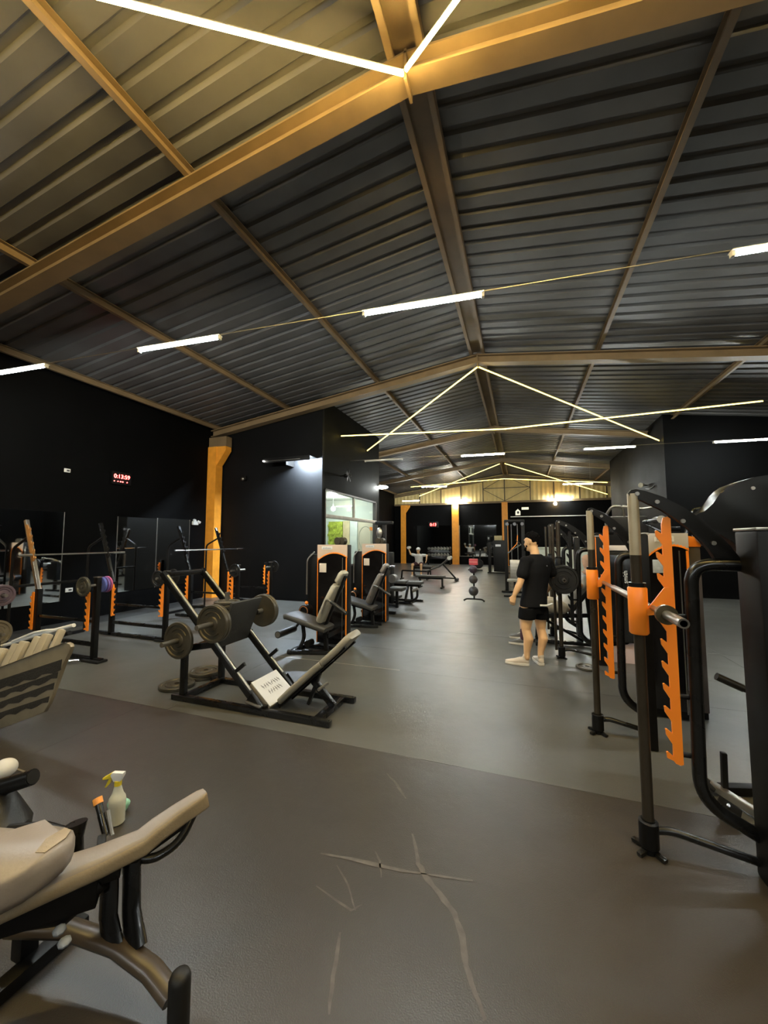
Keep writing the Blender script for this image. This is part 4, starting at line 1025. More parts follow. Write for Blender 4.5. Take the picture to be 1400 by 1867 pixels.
# ================================================================ people
def loft(b, rings, n=20):
    """rings: (centre, axis_u, axis_v, ru, rv)"""
    R_ = []
    for (c, u, v, ru, rv) in rings:
        c, u, v = V(c), V(u), V(v)
        R_.append([b.bm.verts.new(c + u * (ru * math.cos(2 * math.pi * k / n)) + v * (rv * math.sin(2 * math.pi * k / n))) for k in range(n)])
    for A, B_ in zip(R_, R_[1:]):
        for k in range(n): b.bm.faces.new((A[k], A[(k + 1) % n], B_[(k + 1) % n], B_[k]))
    b.bm.faces.new(list(reversed(R_[0]))); b.bm.faces.new(R_[-1])
def limb(b, pts, rad, n=12):
    b.tube(pts, rad, n)
    for p, r in zip(pts, rad):
        rr = r if not isinstance(r, (list, tuple)) else min(r)
        b.ball(p, rr * .99, 10)
def fuse(o, voxel=.012, it=6):
    m = o.modifiers.new('fuse', 'REMESH'); m.mode = 'VOXEL'; m.voxel_size = voxel; m.use_smooth_shade = True
    s = o.modifiers.new('soften', 'SMOOTH'); s.factor = .5; s.iterations = it
    return o
def head(b, c, f, s, k=1.0):
    """skull, jaw, nose, brow, ears, lips; f = facing, s = the person's left-right axis, k = size"""
    c, f, s = V(c), V(f).normalized(), V(s).normalized()
    up = V(0, 0, 1)
    P = lambda a, l, z: c + f * (a * k) + s * (l * k) + up * (z * k)
    loft(b, [(P(.02, 0, -.125), f, s, .020 * k, .022 * k), (P(.028, 0, -.115), f, s, .045 * k, .042 * k), (P(.015, 0, -.08), f, s, .075 * k, .058 * k), (P(.0, 0, -.03), f, s, .092 * k, .071 * k), (P(-.004, 0, .03), f, s, .098 * k, .077 * k), (P(-.008, 0, .07), f, s, .088 * k, .068 * k), (P(-.01, 0, .10), f, s, .055 * k, .045 * k), (P(-.01, 0, .112), f, s, .02 * k, .02 * k)])
    loft(b, [(P(.085, 0, .022), s, up, .008 * k, .010 * k), (P(.098, 0, -.01), s, up, .011 * k, .012 * k), (P(.110, 0, -.03), s, up, .015 * k, .011 * k), (P(.085, 0, -.042), s, up, .014 * k, .006 * k)], 10)
    b.tube([P(.078, -.045, .028), P(.094, -.02, .034), P(.094, .02, .034), P(.078, .045, .028)], .009 * k, 8)
    b.tube([P(.082, -.022, -.068), P(.092, 0, -.066), P(.082, .022, -.068)], .008 * k, 8)
    for q in (-1, 1):
        b.tube([P(-.005, q * .074, .02), P(-.018, q * .084, .012), P(-.014, q * .083, -.015), P(.0, q * .075, -.03)], .010 * k, 8)
def hand(b, w, d, nrm, k=1.0, curl=.5):
    """palm and five curled fingers. w wrist, d direction of the hand, nrm towards the palm side"""
    w, d, nrm = V(w), V(d).normalized(), V(nrm).normalized()
    s = d.cross(nrm).normalized()
    loft(b, [(w, s, nrm, .026 * k, .019 * k), (w + d * .03 * k, s, nrm, .038 * k, .018 * k), (w + d * .085 * k, s, nrm, .042 * k, .014 * k), (w + d * .095 * k, s, nrm, .038 * k, .010 * k)], 12)
    for j, (off, L) in enumerate(((-.032, .066), (-.011, .078), (.011, .074), (.031, .056))):
        p = w + d * .085 * k + s * off * k
        pts = [p]; dd = d.copy(); a = curl
        for q in range(3):
            dd = (dd * math.cos(a) + nrm * math.sin(a)).normalized()
            p = p + dd * L * k * (.45, .32, .23)[q]; pts.append(p)
        b.tube(pts, [.0092 * k, .0088 * k, .008 * k, .0065 * k], 8); b.ball(pts[-1], .0065 * k, 6)
    p = w + d * .03 * k - s * .032 * k
    b.tube([p, p + (d * .6 - s * .5 + nrm * .4).normalized() * .035 * k, p + (d * .9 - s * .25 + nrm * .55).normalized() * .068 * k], [.012 * k, .0105 * k, .008 * k], 8)
def shoe(parent, heel, toe, m, msole, k=1.0, name='shoe'):
    heel, toe = V(heel), V(toe)
    d = (toe - heel); L = d.length; d = d.normalized(); s = V(-d.y, d.x, 0); up = V(0, 0, 1)
    b = MB()
    P = lambda a, z: heel + d * (a * L) + up * z
    loft(b, [(P(.0, .055), s, up, .026, .03), (P(.08, .055), s, up, .036, .042), (P(.25, .058), s, up, .039, .05), (P(.42, .05), s, up, .041, .042), (P(.62, .042), s, up, .046, .03), (P(.82, .036), s, up, .044, .022), (P(.95, .033), s, up, .032, .015), (P(1.0, .032), s, up, .014, .009)], 14)
    limb(b, [P(.16, .07), P(.13, .115)], [.038, .040], 12)
    o = b.build(name, m, parent, sharp=60); fuse(o, .008, 3)
    b = MB()
    out = []
    for (a, w) in ((.0, .022), (.04, .034), (.2, .04), (.42, .041), (.62, .048), (.8, .047), (.93, .036), (1.0, .018)): out.append((a, w))
    poly = [P(a, .0) + s * w for a, w in out] + [P(a, .0) - s * w for a, w in reversed(out)]
    so = b.prism(poly, (0, 0, .03), .006).build('sole', msole, o, sharp=40)
    # lace panel
    MB().prism([P(.36, .093) + s * .018, P(.36, .093) - s * .018, P(.56, .071) - s * .02, P(.56, .071) + s * .02], (0, 0, .004)).build('lace_panel', msole, o)
    return o
f = V(-.75, .66, 0).normalized(); s = V(.66, .75, 0).normalized(); up = V(0, 0, 1)      # s points to his right
Lh, Rh = V(.065, 5.385, .80), V(.205, 5.53, .80)
Lk, Rk = V(.03, 5.365, .455), V(.215, 5.50, .44)
La, Ra = V(.035, 5.36, .10), V(.20, 5.455, .10)
neck = V(.175, 5.48, 1.40); hc = V(.135, 5.515, 1.582)
Ls, Rs = V(.045, 5.33, 1.325), V(.325, 5.635, 1.315)
Le, Re = V(-.025, 5.27, 1.055), V(.405, 5.74, 1.07)
Lw, Rw = V(-.10, 5.255, .895), V(.31, 5.86, .88)
b = MB()
loft(b, [((.135, 5.455, .72), s, f, .12, .09), ((.14, 5.46, .82), s, f, .155, .11), ((.16, 5.47, 1.0), s, f, .135, .10), ((.185, 5.475, 1.2), s, f, .165, .11), ((.19, 5.48, 1.33), s, f, .16, .09), ((.18, 5.48, 1.40), s, f, .075, .07)])
limb(b, [neck + V(0, 0, -.05), neck + V(-.01, .01, .05), hc + V(.01, -.01, -.06)], [.062, .057, .058])
head(b, hc, V(-.86, .45, -.12), V(.45, .86, 0), 1.02)
for sh_, el, wr in ((Ls, Le, Lw), (Rs, Re, Rw)):
    limb(b, [sh_, sh_ * .55 + el * .45, el, el * .7 + wr * .3, wr], [.056, .052, .042, .045, .028])
hand(b, Lw, V(-.28, .02, -.95), V(.3, .9, 0), 1.02, .55)
hand(b, Rw, V(-.3, .2, -.9), V(-.6, -.6, 0), 1.0, .55)
for hp, kn, an in ((Lh, Lk, La), (Rh, Rk, Ra)):
    calf = kn * .68 + an * .32 + V(.028, -.012, 0)
    limb(b, [hp, hp * .5 + kn * .5, kn * .92 + hp * .08, kn, calf, an * .8 + kn * .2, an], [.088, .083, .062, .056, .062, .040, .036], 14)
man = b.build('person', M_SKIN)
recenter(man, (.12, 5.42, 0)); fuse(man, .0095, 4)
tag(man, 'man in black t-shirt, black shorts and cream shoes standing in the aisle', 'person')
# t-shirt
b = MB()
loft(b, [((.13, 5.45, .745), s, f, .196, .150), ((.135, 5.455, .80), s, f, .192, .148), ((.15, 5.462, .93), s, f, .176, .137), ((.168, 5.47, 1.06), s, f, .184, .138), ((.185, 5.475, 1.19), s, f, .205, .142), ((.192, 5.48, 1.29), s, f, .205, .128), ((.19, 5.48, 1.355), s, f, .170, .102), ((.182, 5.48, 1.40), s, f, .096, .082), ((.178, 5.482, 1.418), s, f, .074, .068)], 28)
for sh_, el in ((Ls, Le), (Rs, Re)):
    limb(b, [sh_ + (V(.185, 5.48, 1.33) - sh_) * .35, sh_, sh_ * .72 + el * .28, sh_ * .40 + el * .60], [.075, .076, .074, .077], 14)
o = b.build('t_shirt', M_TSHIRT, man); fuse(o, .011, 5); o['label'] = 'plain black short-sleeved t-shirt'
MB().ball(V(.30, 5.415, 1.27), (.014, .006, .010), 8).build('shirt_mark', M_INK, o)
b = MB()
loft(b, [((.135, 5.455, .66), s, f, .168, .125), ((.137, 5.457, .76), s, f, .178, .134), ((.138, 5.458, .84), s, f, .176, .133), ((.142, 5.46, .90), s, f, .165, .125)], 24)
for hp, kn in ((Lh, Lk), (Rh, Rk)):
    p1 = hp * .42 + kn * .58
    loft(b, [(hp * .8 + kn * .2, s, f, .098, .112), (hp * .62 + kn * .38, s, f, .102, .115), (p1, s, f, .104, .114), (p1 + (kn - hp) * .04, s, f, .105, .115)], 20)
o = b.build('shorts', M_SHORTS, man); fuse(o, .011, 4); o['label'] = 'loose black shorts'
b = MB()   # hair: curly mass over crown and back of the skull
hf, hs = V(-.86, .45, 0).normalized(), V(.45, .86, 0).normalized()
for (a, l, z, r) in ((.02, 0, .065, .068), (-.03, .022, .06, .066), (-.03, -.022, .06, .066), (-.045, 0, .03, .066), (-.055, 0, -.005, .046), (-.04, .04, .015, .036), (-.04, -.04, .015, .036)):
    b.ball(hc + hf * a + hs * l + up * z, r, 12)
rr = random.Random(3)
for k in range(90):
    th, ph = rr.uniform(0, 2 * math.pi), rr.uniform(0.0, 1.25)
    a, l, z = .098 * math.cos(th) * math.sin(ph), .080 * math.sin(th) * math.sin(ph), .105 * math.cos(ph)
    if a > .05 and z < .05: continue
    b.ball(hc + hf * (a - .008) + hs * l + up * (z + .022), rr.uniform(.012, .019), 6)
o = b.build('hair', M_HAIR, man); fuse(o, .006, 1); o['label'] = 'short black curly hair'
b = MB()
for q in (-1, 1):
    for (a, l, z, r) in ((.03, .062, -.03, .010), (.045, .057, -.06, .016), (.065, .04, -.09, .020), (.085, .02, -.105, .022), (.09, .0, -.112, .022), (.095, .025, -.06, .009)):
        b.ball(hc + hf * a + hs * (l * q) + up * z, r, 8)
o = b.build('beard', M_HAIR, man); fuse(o, .006, 3)
for q in (-1, 1): MB().ball(hc + hf * .088 + hs * (.032 * q) + up * .012, (.010, .010, .008), 8).build('eye', M_DARKINK, man)
shoe(man, (.06, 5.375, 0), (-.235, 5.395, 0), M_SHOE, M_SOLE)
shoe(man, (.215, 5.42, 0), (.13, 5.70, 0), M_SHOE, M_SOLE)
# white phone strip sticking out behind the shirt hem
o = MB().tube(rounded([(.205, 5.322, .775), (.285, 5.345, .772), (.352, 5.445, .785)], .03), .013, 10).build('towel_end', M_WHITECLOTH, man)

# seated lifter, mostly behind the standing man and the plates
ph = V(.60, 6.6, .60)
b = MB()
fs, ss = V(-.6, 0, .3).normalized(), V(0, 1, 0)
loft(b, [((.60, 6.6, .56), ss, (1, 0, -.6), .15, .11), ((.70, 6.6, .72), ss, (1, 0, -.6), .14, .10), ((.82, 6.6, .92), ss, (1, 0, -.6), .17, .11), ((.90, 6.6, 1.04), ss, (1, 0, -.6), .15, .09), ((.93, 6.6, 1.09), ss, (1, 0, -.6), .07, .06)])
limb(b, [(.92, 6.6, 1.06), (.95, 6.6, 1.16)], [.056, .054])
head(b, (.965, 6.6, 1.27), V(-.9, 0, .3), V(0, 1, 0), 1.0)
for q in (-1, 1):
    y = 6.6 + q * .12; yk = 6.6 + q * .19
    limb(b, [(.56, y, .58), (.27, 6.6 + q * .17, .60), (.0, yk, .53)], [.09, .078, .06], 12)
    limb(b, [(.0, yk, .52), (-.0, yk, .36), (-.01, yk + .01, .11)], [.056, .056, .036], 12)
    limb(b, [(.88, 6.6 + q * .19, 1.02), (.78, 6.6 + q * .34, .92), (.56, 6.6 + q * .36, 1.06)], [.052, .045, .03])
    hand(b, (.56, 6.6 + q * .36, 1.05), V(-.8, 0, .4), V(0, 0, 1), .95, .9)
sit = b.build('person', M_SKINPALE); recenter(sit, (.2, 6.6, 0)); fuse(sit, .012, 4)
tag(sit, 'seated lifter in white shirt and cream shorts, mostly hidden behind the standing man', 'person')
b = MB()
loft(b, [((.58, 6.6, .60), ss, (1, 0, -.6), .172, .125), ((.70, 6.6, .74), ss, (1, 0, -.6), .165, .12), ((.82, 6.6, .92), ss, (1, 0, -.6), .19, .125), ((.90, 6.6, 1.04), ss, (1, 0, -.6), .165, .10), ((.92, 6.6, 1.08), ss, (1, 0, -.6), .08, .07)], 24)
for q in (-1, 1): limb(b, [(.88, 6.6 + q * .16, 1.02), (.82, 6.6 + q * .28, .95)], [.068, .066])
fuse(b.build('t_shirt', M_WHITECLOTH, sit), .012, 4)
b = MB()
loft(b, [((.56, 6.6, .52), ss, (1, 0, 0), .17, .11), ((.60, 6.6, .66), ss, (1, 0, 0), .165, .11)], 20)
for q in (-1, 1): limb(b, [(.56, 6.6 + q * .11, .585), (.35, 6.6 + q * .16, .61), (.13, 6.6 + q * .18, .58)], [.105, .098, .092], 14)
o = b.build('shorts', M_CREAM, sit); fuse(o, .013, 4)
b = MB(); b.ball((.985, 6.6, 1.31), (.09, .08, .085), 12); fuse(b.build('hair', M_HAIR, sit), .012, 2)
M_DKSHOE = mat('grey_trainer', (.12, .115, .11), .6)
for q in (-1, 1):
    yk = 6.6 + q * .20
    shoe(sit, (.05, yk, 0), (-.22, yk - q * .02, 0), M_DKSHOE, M_SOLE)
    limb_b = MB(); limb(limb_b, [(-.01, yk, .10), (-.005, yk, .22)], [.041, .044]); limb_b.build('sock', mat('maroon_sock', (.06, .02, .03), .8), sit)

# ================================================================ foreground bench
t = thing('adjustable_bench', 'worn tan and grey padded bench cut off by the lower corner of the picture', 'bench', (-1.45, 1.0, 0))
def ribbon(path, widths, th, name, m, parent, side, n_mid=6):
    """padded board along a 3D path; side = across vector; rounded section"""
    b = MB(); rings = []
    P_ = [V(p) for p in path]; sd = V(side).normalized()
    for i, p in enumerate(P_):
        tg = (P_[min(i + 1, len(P_) - 1)] - P_[max(i - 1, 0)]).normalized()
        nn = sd.cross(tg).normalized()
        if nn.z < 0: nn = -nn
        w = widths[i] / 2; rr = min(th * .46, w * .45); sec = []
        for (sy, sz, a0) in ((1, 1, 0), (-1, 1, .5 * math.pi), (-1, -1, math.pi), (1, -1, 1.5 * math.pi)):
            for k in range(5):
                a = a0 + math.pi / 2 * k / 4
                sec.append((sy * (w - rr) + rr * math.cos(a), sz * (th / 2 - rr) + rr * math.sin(a)))
        rings.append([b.bm.verts.new(p + sd * u + nn * v) for (u, v) in sec])
    k = len(rings[0])
    for A, B_ in zip(rings, rings[1:]):
        for j in range(k): b.bm.faces.new((A[j], A[(j + 1) % k], B_[(j + 1) % k], B_[j]))
    b.bm.faces.new(rings[0]); b.bm.faces.new(rings[-1])
    o = b.build(name, m, parent, sharp=60)
    o.data.materials.append(M_GREYVINYL)
    for p in o.data.polygons:
        if p.normal.z > .72: p.material_index = 1
    return o
sdv = V(.93, -.36, 0)
pa = ribbon([(-1.86, .52, .395), (-1.78, .70, .405), (-1.673, .863, .412), (-1.582, .954, .417), (-1.492, 1.061, .422), (-1.418, 1.176, .428), (-1.402, 1.229, .443), (-1.366, 1.307, .464), (-1.323, 1.372, .486), (-1.312, 1.388, .490)], [.30, .27, .216, .161, .125, .095, .09, .081, .069, .045], .07, 'long_pad', M_TAN, t, sdv)
MB().bar((-1.78, .74, .358), (-1.45, 1.12, .375), .075, .035).build('pad_board', M_BLACK, t); MB().bar((-1.44, 1.14, .382), (-1.345, 1.34, .435), .06, .02).build('pad_board', M_BLACK, t)
out = [(-2.02, .62), (-1.93, .80), (-1.78, .895), (-1.735, .925), (-1.69, .938), (-1.65, .945), (-1.60, .968), (-1.555, .992), (-1.515, .992), (-1.485, .97), (-1.462, .93), (-1.455, .88), (-1.47, .82), (-1.50, .74), (-1.56, .62)]
MB().prism([(x, y, .488) for x, y in out], (0, 0, .097), .034).build('seat_cushion', M_GREYVINYL, t, sharp=60)
MB().prism([(-1.545, .975, .5835), (-1.512, .975, .5835), (-1.49, .945, .5835), (-1.485, .88, .5835), (-1.515, .87, .5835), (-1.55, .92, .5835)], (0, 0, .004), .002).build('tan_patch', M_TAN, t)
MB().tube(rounded([(-1.43, 1.15, .39), (-1.375, 1.19, .365), (-1.325, 1.27, .385), (-1.33, 1.345, .452)], .05), .016, 10).build('carry_loop', M_GLOSS, t)
for pts in ([(-1.475, 1.09, .39), (-1.48, 1.10, .31), (-1.465, 1.09, .22), (-1.42, 1.08, .14)], [(-1.425, 1.14, .395), (-1.425, 1.145, .31), (-1.40, 1.13, .22), (-1.33, 1.10, .14)]):
    MB().tube(pts, [(.045, .02), (.042, .02), (.042, .02), (.05, .02)], 12).build('leg', M_GLOSS, t)
MB().tube([(-1.95, .72, .34), (-1.75, .86, .30), (-1.55, 1.0, .28), (-1.47, 1.07, .36)], .03, 10).build('lower_arm', M_BLACK, t)
MB().bar((-1.75, .80, .34), (-1.48, 1.06, .34), .06, .10).build('seat_beam', M_BLACK, t)
MB().tube([(-1.85, 1.0, .14), (-1.62, 1.06, .155), (-1.40, 1.085, .145), (-1.24, 1.085, .12), (-1.13, 1.075, .085)], [(.026, .036)] * 5, 12).build('base_beam', mat('brown_sheen_beam', (.055, .041, .028), .35), t)
MB().lathe([(0, 0), (.034, 0), (.034, .165), (.028, .18), (.016, .187), (0, .188)], (-1.09, 1.065, 0), (0, 0, 1), 20).build('end_foot', M_RUBPLATE, t)
MB().bar((-1.75, .4, .03), (-1.75, 1.2, .03), .06, .05).build('rear_foot', M_BLACK, t)
MB().bar((-1.80, 1.02, .04), (-1.80, 1.02, .14), .06, .06, (1, 0, 0)).build('rear_stub', M_BLACK, t)
for (px, py) in ((-1.52, .96), (-1.46, .94)): MB().ball((px, py, .27), (.02, .02, .014), 8).build('pale_knob', mat('blue_grey_knob', (.26, .29, .34), .5), t)
# knee support at the picture edge
MB().tube([(-2.42, 1.12, .43), (-2.26, 1.16, .475), (-2.13, 1.195, .52)], [.034, .036, .034], 16, caps=True).build('support_tube', M_GLOSS, t)
MB().cyl((-2.129, 1.1953, .5205), (-2.126, 1.196, .5215), .029, 16).build('tube_mouth', mat('hollow_shade', (.002, .002, .002), .9), t)  # flat disc painted with the shade inside the open tube
MB().tube([(-2.30, 1.12, .06), (-2.26, 1.12, .18), (-2.25, 1.13, .32), (-2.29, 1.14, .44)], [(.07, .10), (.115, .13), (.115, .13), (.05, .07)], 18).build('knee_bolster', M_VINYL, t)
MB().tube([(-1.66, 1.10, .33), (-1.69, 1.11, .42), (-1.70, 1.115, .475)], [.022, .024, .036], 14).build('cup_post', M_GLOSS, t)
MB().tube([(-2.0, 1.05, .42), (-1.85, 1.09, .44), (-1.71, 1.11, .43)], .02, 10).build('cup_arm', M_BLACK, t)
MB().cyl((-1.62, 1.18, .40), (-1.705, 1.20, .50), .013, 10).build('pull_pin', M_GLOSS, t); MB().cyl((-1.70, 1.199, .493), (-1.715, 1.203, .512), .018, 12).build('pin_cap', mat('amber_cap', (.75, .30, .05), .4), t)
MB().cyl((-1.60, 1.19, .40), (-1.66, 1.21, .47), .008, 8).build('pull_pin', M_STEEL, t)
MB().bar((-1.63, 1.17, .40), (-1.50, 1.07, .375), .03, .03).build('pin_bracket', M_BLACK, t)

# spray bottle and cloth on the floor
M_BOTTLE = mat('milky_bottle', (.62, .62, .52), .35, var=.04)
M_YELLOW = mat('yellow_trigger', (.85, .66, .04), .4)
sx, sy = -2.205, 1.66
t = thing('spray_bottle', 'milky spray bottle with yellow and white trigger standing on the floor', 'spray bottle', (sx, sy, 0))
MB().lathe([(0, 0), (.036, 0), (.042, .006), (.042, .10), (.043, .125), (.040, .14), (.031, .155), (.024, .175), (.018, .20), (.016, .215), (0, .215)], (sx, sy, 0), (0, 0, 1), 24).build('bottle', M_BOTTLE, t, sharp=40)
MB().cyl((sx, sy, .205), (sx, sy, .232), .0185, 16).build('collar', M_YELLOW, t)
d = V(-.94, -.30, 0).normalized(); c = V(sx, sy, .0); q = V(-d.y, d.x, 0)
P = lambda a, z: c + d * a + V(0, 0, z)
hd = MB().prism([P(.02, .225) - q * .013, P(-.018, .23) - q * .013, P(-.035, .262) - q * .013, P(-.034, .276) - q * .013, P(.03, .277) - q * .013, P(.04, .262) - q * .013], q * .026, .004).build('sprayer_head', M_WHITE, t)
MB().prism([P(.028, .277) - q * .012, P(.045, .268) - q * .012, P(.085, .245) - q * .012, P(.084, .236) - q * .012, P(.06, .238) - q * .012, P(.030, .25) - q * .012], q * .024, .003).build('nozzle', M_YELLOW, t)
MB().prism([P(.035, .245) - q * .007, P(.052, .24) - q * .007, P(.060, .215) - q * .007, P(.074, .195) - q * .007, P(.066, .192) - q * .007, P(.045, .215) - q * .007], q * .014, .002).build('trigger', M_YELLOW, t)
b = MB()
for (a, bq, z, r) in ((0, 0, .03, .045), (.04, .01, .035, .04), (.07, -.01, .028, .03), (.02, .03, .05, .03), (-.02, .02, .045, .03)): b.ball(V(-2.27, 1.735, z) + V(-a, bq * .6, 0), (r, r * .8, r * .8), 10)
o = b.build('cleaning_cloth', mat('mint_cloth', (.30, .62, .48), .8, bump=.4, bscale=30)); fuse(o, .007, 6); tag(recenter(o, (-2.29, 1.735, 0)), 'crumpled mint green cloth on the floor behind the spray bottle', 'cloth')
o = MB().ball((-3.33, 1.70, .06), (.075, .07, .06), 14).build('towel_roll', M_WHITECLOTH); fuse(o, .008, 2); tag(recenter(o, (-3.33, 1.70, 0)), 'small white rolled towel at the picture edge above the bench', 'towel')

# foot platform of the machine cut off by the picture edge
yv = 2.0
t = thing('calf_machine', 'machine at the picture edge with a slotted bronze foot platform and pale rollers', 'gym machine', (-3.8, yv, 0))
M_BRONZE = mat('bronze_plate', (.30, .25, .17), .42, .3, var=.15)
M_SLOT = mat('dark_slot_rubber', (.03, .026, .02), .6, bump=.6, bscale=60)
outl = [(-4.5, .405), (-4.07, .55), (-3.66, .69), (-3.275, .822), (-3.238, .815), (-3.222, .795), (-3.242, .744), (-3.305, .665), (-3.37, .50), (-3.43, .36), (-3.49, .28), (-3.61, .232), (-4.014, .075), (-4.4, -.0 + .02), (-4.5, .02)]
pf = MB().prism([(x, yv, z) for x, z in outl], (0, .03, 0), .006).build('foot_platform', M_BRONZE, t, sharp=30)
MB().tube([(-4.5, yv - .002, .408), (-4.07, yv - .002, .553), (-3.66, yv - .002, .693), (-3.275, yv - .002, .824)], .006, 6).build('bright_edge', M_CHROME, pf)
rows = [((-4.45, .29), (-3.31, .655), .085), ((-4.45, .20), (-3.345, .575), .05), ((-4.45, .11), (-3.38, .49), .055), ((-4.45, .03), (-3.43, .385), .05)]
for (a, c, h) in rows:
    n = 16; top = []; bot = []
    for k in range(n + 1):
        u = k / n; x = a[0] + (c[0] - a[0]) * u; z = a[1] + (c[1] - a[1]) * u
        wob = .012 * math.sin(k * 1.9 + h * 90) if 0 < k < n else 0
        top.append((x, yv - .003, z + h * .5)); bot.append((x - .01, yv - .003, z - h * .45 + wob))
    MB().prism(top + list(reversed(bot)), (0, .006, 0)).build('tread_slot', M_SLOT, pf, smooth=False)
ax0, ax1 = V(-4.5, yv + .16, .55), V(-3.50, yv + .16, .845)
MB().cyl(ax0, ax1, .018, 10).build('axle', M_BLACK, t)
for k in range(7):
    dr = (ax1 - ax0).normalized()
    p = ax0 + (ax1 - ax0) * (.10 + (k // 2) * .29 + (k % 2) * .105)
    if k == 6: p = ax0 + (ax1 - ax0) * .955
    MB().bar(p + V(0, -.03, .045), p + V(0, -.10, -.13), .088 if k < 6 else .05, .05, V(0, -1, .4), .018).build('roller', mat('cream_roller', (.46, .40, .29), .5), t)
MB().tube([(-4.5, yv + .2, .63), (-4.0, yv + .2, .775), (-3.9, yv + .2, .80), (-3.52, yv + .2, .895)], .016, 10).build('white_bar', mat('white_bar', (.75, .75, .74), .35), t)
MB().tube([(-4.3, yv + .19, .70), (-4.0, yv + .18, .80), (-3.85, yv + .19, .83), (-3.75, yv + .2, .84)], .011, 8).build('white_bar', mat('white_bar', (.75, .75, .74), .35), t)
MB().bar((-4.45, yv + .12, 0), (-4.45, yv + .12, .7), .08, .08, (1, 0, 0)).build('post', M_BLACK, t); MB().bar((-4.7, yv + .05, .03), (-4.3, yv + .05, .03), .06, .06).build('foot', M_BLACK, t)
# chrome bar end by the near rack foot
o = MB().tube([(-5.72, 3.30, .04), (-5.46, 3.50, .04)], .018, 10).build('loose_bar', M_CHROME); tag(recenter(o, (-5.6, 3.4, .02)), 'short chrome bar lying on the floor by the near rack foot', 'bar')

# ================================================================ farther down the hall
def flat_bench(x0, x1, y, z, label, legs=True, w=.28):
    t = thing('flat_bench', label, 'bench', ((x0 + x1) / 2, y, 0))
    MB().bb(x0, x1, y - w / 2, y + w / 2, z - .07, z, .022).build('pad', M_PADDARK, t)
    MB().bar((x0 + .08, y, z - .1), (x1 - .08, y, z - .1), .06, .06).build('beam', M_BLACK, t)
    for x in (x0 + .14, x1 - .1):
        MB().bar((x, y, z - .1), (x, y, .03), .05, .1, (0, 1, 0)).build('leg', M_BLACK, t); MB().bar((x, y - .22, .025), (x, y + .22, .025), .06, .045).build('foot', M_BLACK, t)
    return t
# abdominal / lying bench with curved front tube
t = thing('lying_leg_curl_bench', 'low black split-pad bench with a curved tube in front, beyond the leg extensions', 'bench', (-2.95, 9.75, 0))
MB().bb(-3.42, -2.83, 9.62, 9.92, .47, .55, .022).build('pad', M_PADDARK, t); MB().bb(-2.80, -2.42, 9.62, 9.92, .46, .54, .022).build('pad', M_PADDARK, t)
MB().bar((-3.4, 9.77, .43), (-2.5, 9.77, .43), .06, .06).build('beam', M_BLACK, t)
MB().tube(rounded([(-2.48, 9.45, .36), (-2.48, 9.45, .16), (-2.62, 9.45, .08), (-2.80, 9.45, .08)], .1), .03, 10).build('curved_tube', M_GLOSS, t)
MB().cyl((-2.60, 9.45, .33), (-2.46, 9.45, .39), .04, 12).build('roller', M_STEEL, t)
MB().bar((-2.81, 9.5, .05), (-2.79, 9.7, .42), .05, .06).build('post', M_BLACK, t); MB().bar((-2.68, 9.6, .42), (-2.66, 9.62, .04), .05, .06, (1, 0, 0)).build('post', M_BLACK, t)
MB().bar((-3.5, 9.45, .03), (-2.62, 9.45, .03), .06, .05).build('base_rail', M_GLOSS, t); MB().bar((-3.4, 9.9, .03), (-2.45, 9.9, .03), .06, .05).build('base_rail', M_GLOSS, t); MB().bar((-2.7, 9.45, .03), (-2.7, 9.9, .03), .06, .05).build('crossbar', M_GLOSS, t)
MB().bb(-3.2, -2.95, 9.4, 9.7, .12, .19, .02).build('foot_pad', M_PADDARK, t)
flat_bench(-3.42, -2.42, 12.9, .42, 'flat black bench with one broad end leg, middle of the three far benches')
# decline bench
t = thing('decline_bench', 'raised incline bench with a white roller end, in front of the dumbbell rack', 'bench', (-3.3, 15.3, 0))
pad_strip([(-3.60, .36), (-3.5, .40), (-3.1, .56), (-2.85, .76), (-2.72, .90)], .3, .06, 0, 'curved_pad', M_PADDARK, t, y=15.3)
MB().bar((-4.65, 15.3, .36), (-3.5, 15.3, .34), .05, .06).build('frame_bar', M_BLACK, t); MB().bar((-4.65, 15.3, .36), (-4.68, 15.3, .03), .05, .06, (1, 0, 0)).build('front_leg', M_BLACK, t)
MB().bar((-2.95, 15.3, .64), (-2.45, 15.3, .10), .05, .06).build('rear_strut', M_BLACK, t); MB().bar((-3.6, 15.3, .12), (-2.4, 15.3, .10), .05, .05).build('base_bar', M_BLACK, t)
MB().bar((-3.55, 15.3, .36), (-3.58, 15.3, .05), .05, .06, (1, 0, 0)).build('middle_leg', M_BLACK, t); MB().cyl((-2.42, 15.12, .06), (-2.42, 15.48, .06), .06, 12).build('rear_foot', M_RUBPLATE, t)
MB().cyl((-4.66, 15.1, .03), (-4.66, 15.5, .03), .03, 10).build('front_foot', M_RUBPLATE, t); MB().cyl((-3.58, 15.15, .03), (-3.58, 15.45, .03), .03, 10).build('middle_foot', M_RUBPLATE, t)
MB().cyl((-2.68, 15.1, .90), (-2.68, 15.5, .90), .075, 14).build('roller', mat('pale_roller', (.5, .5, .45), .5), t)
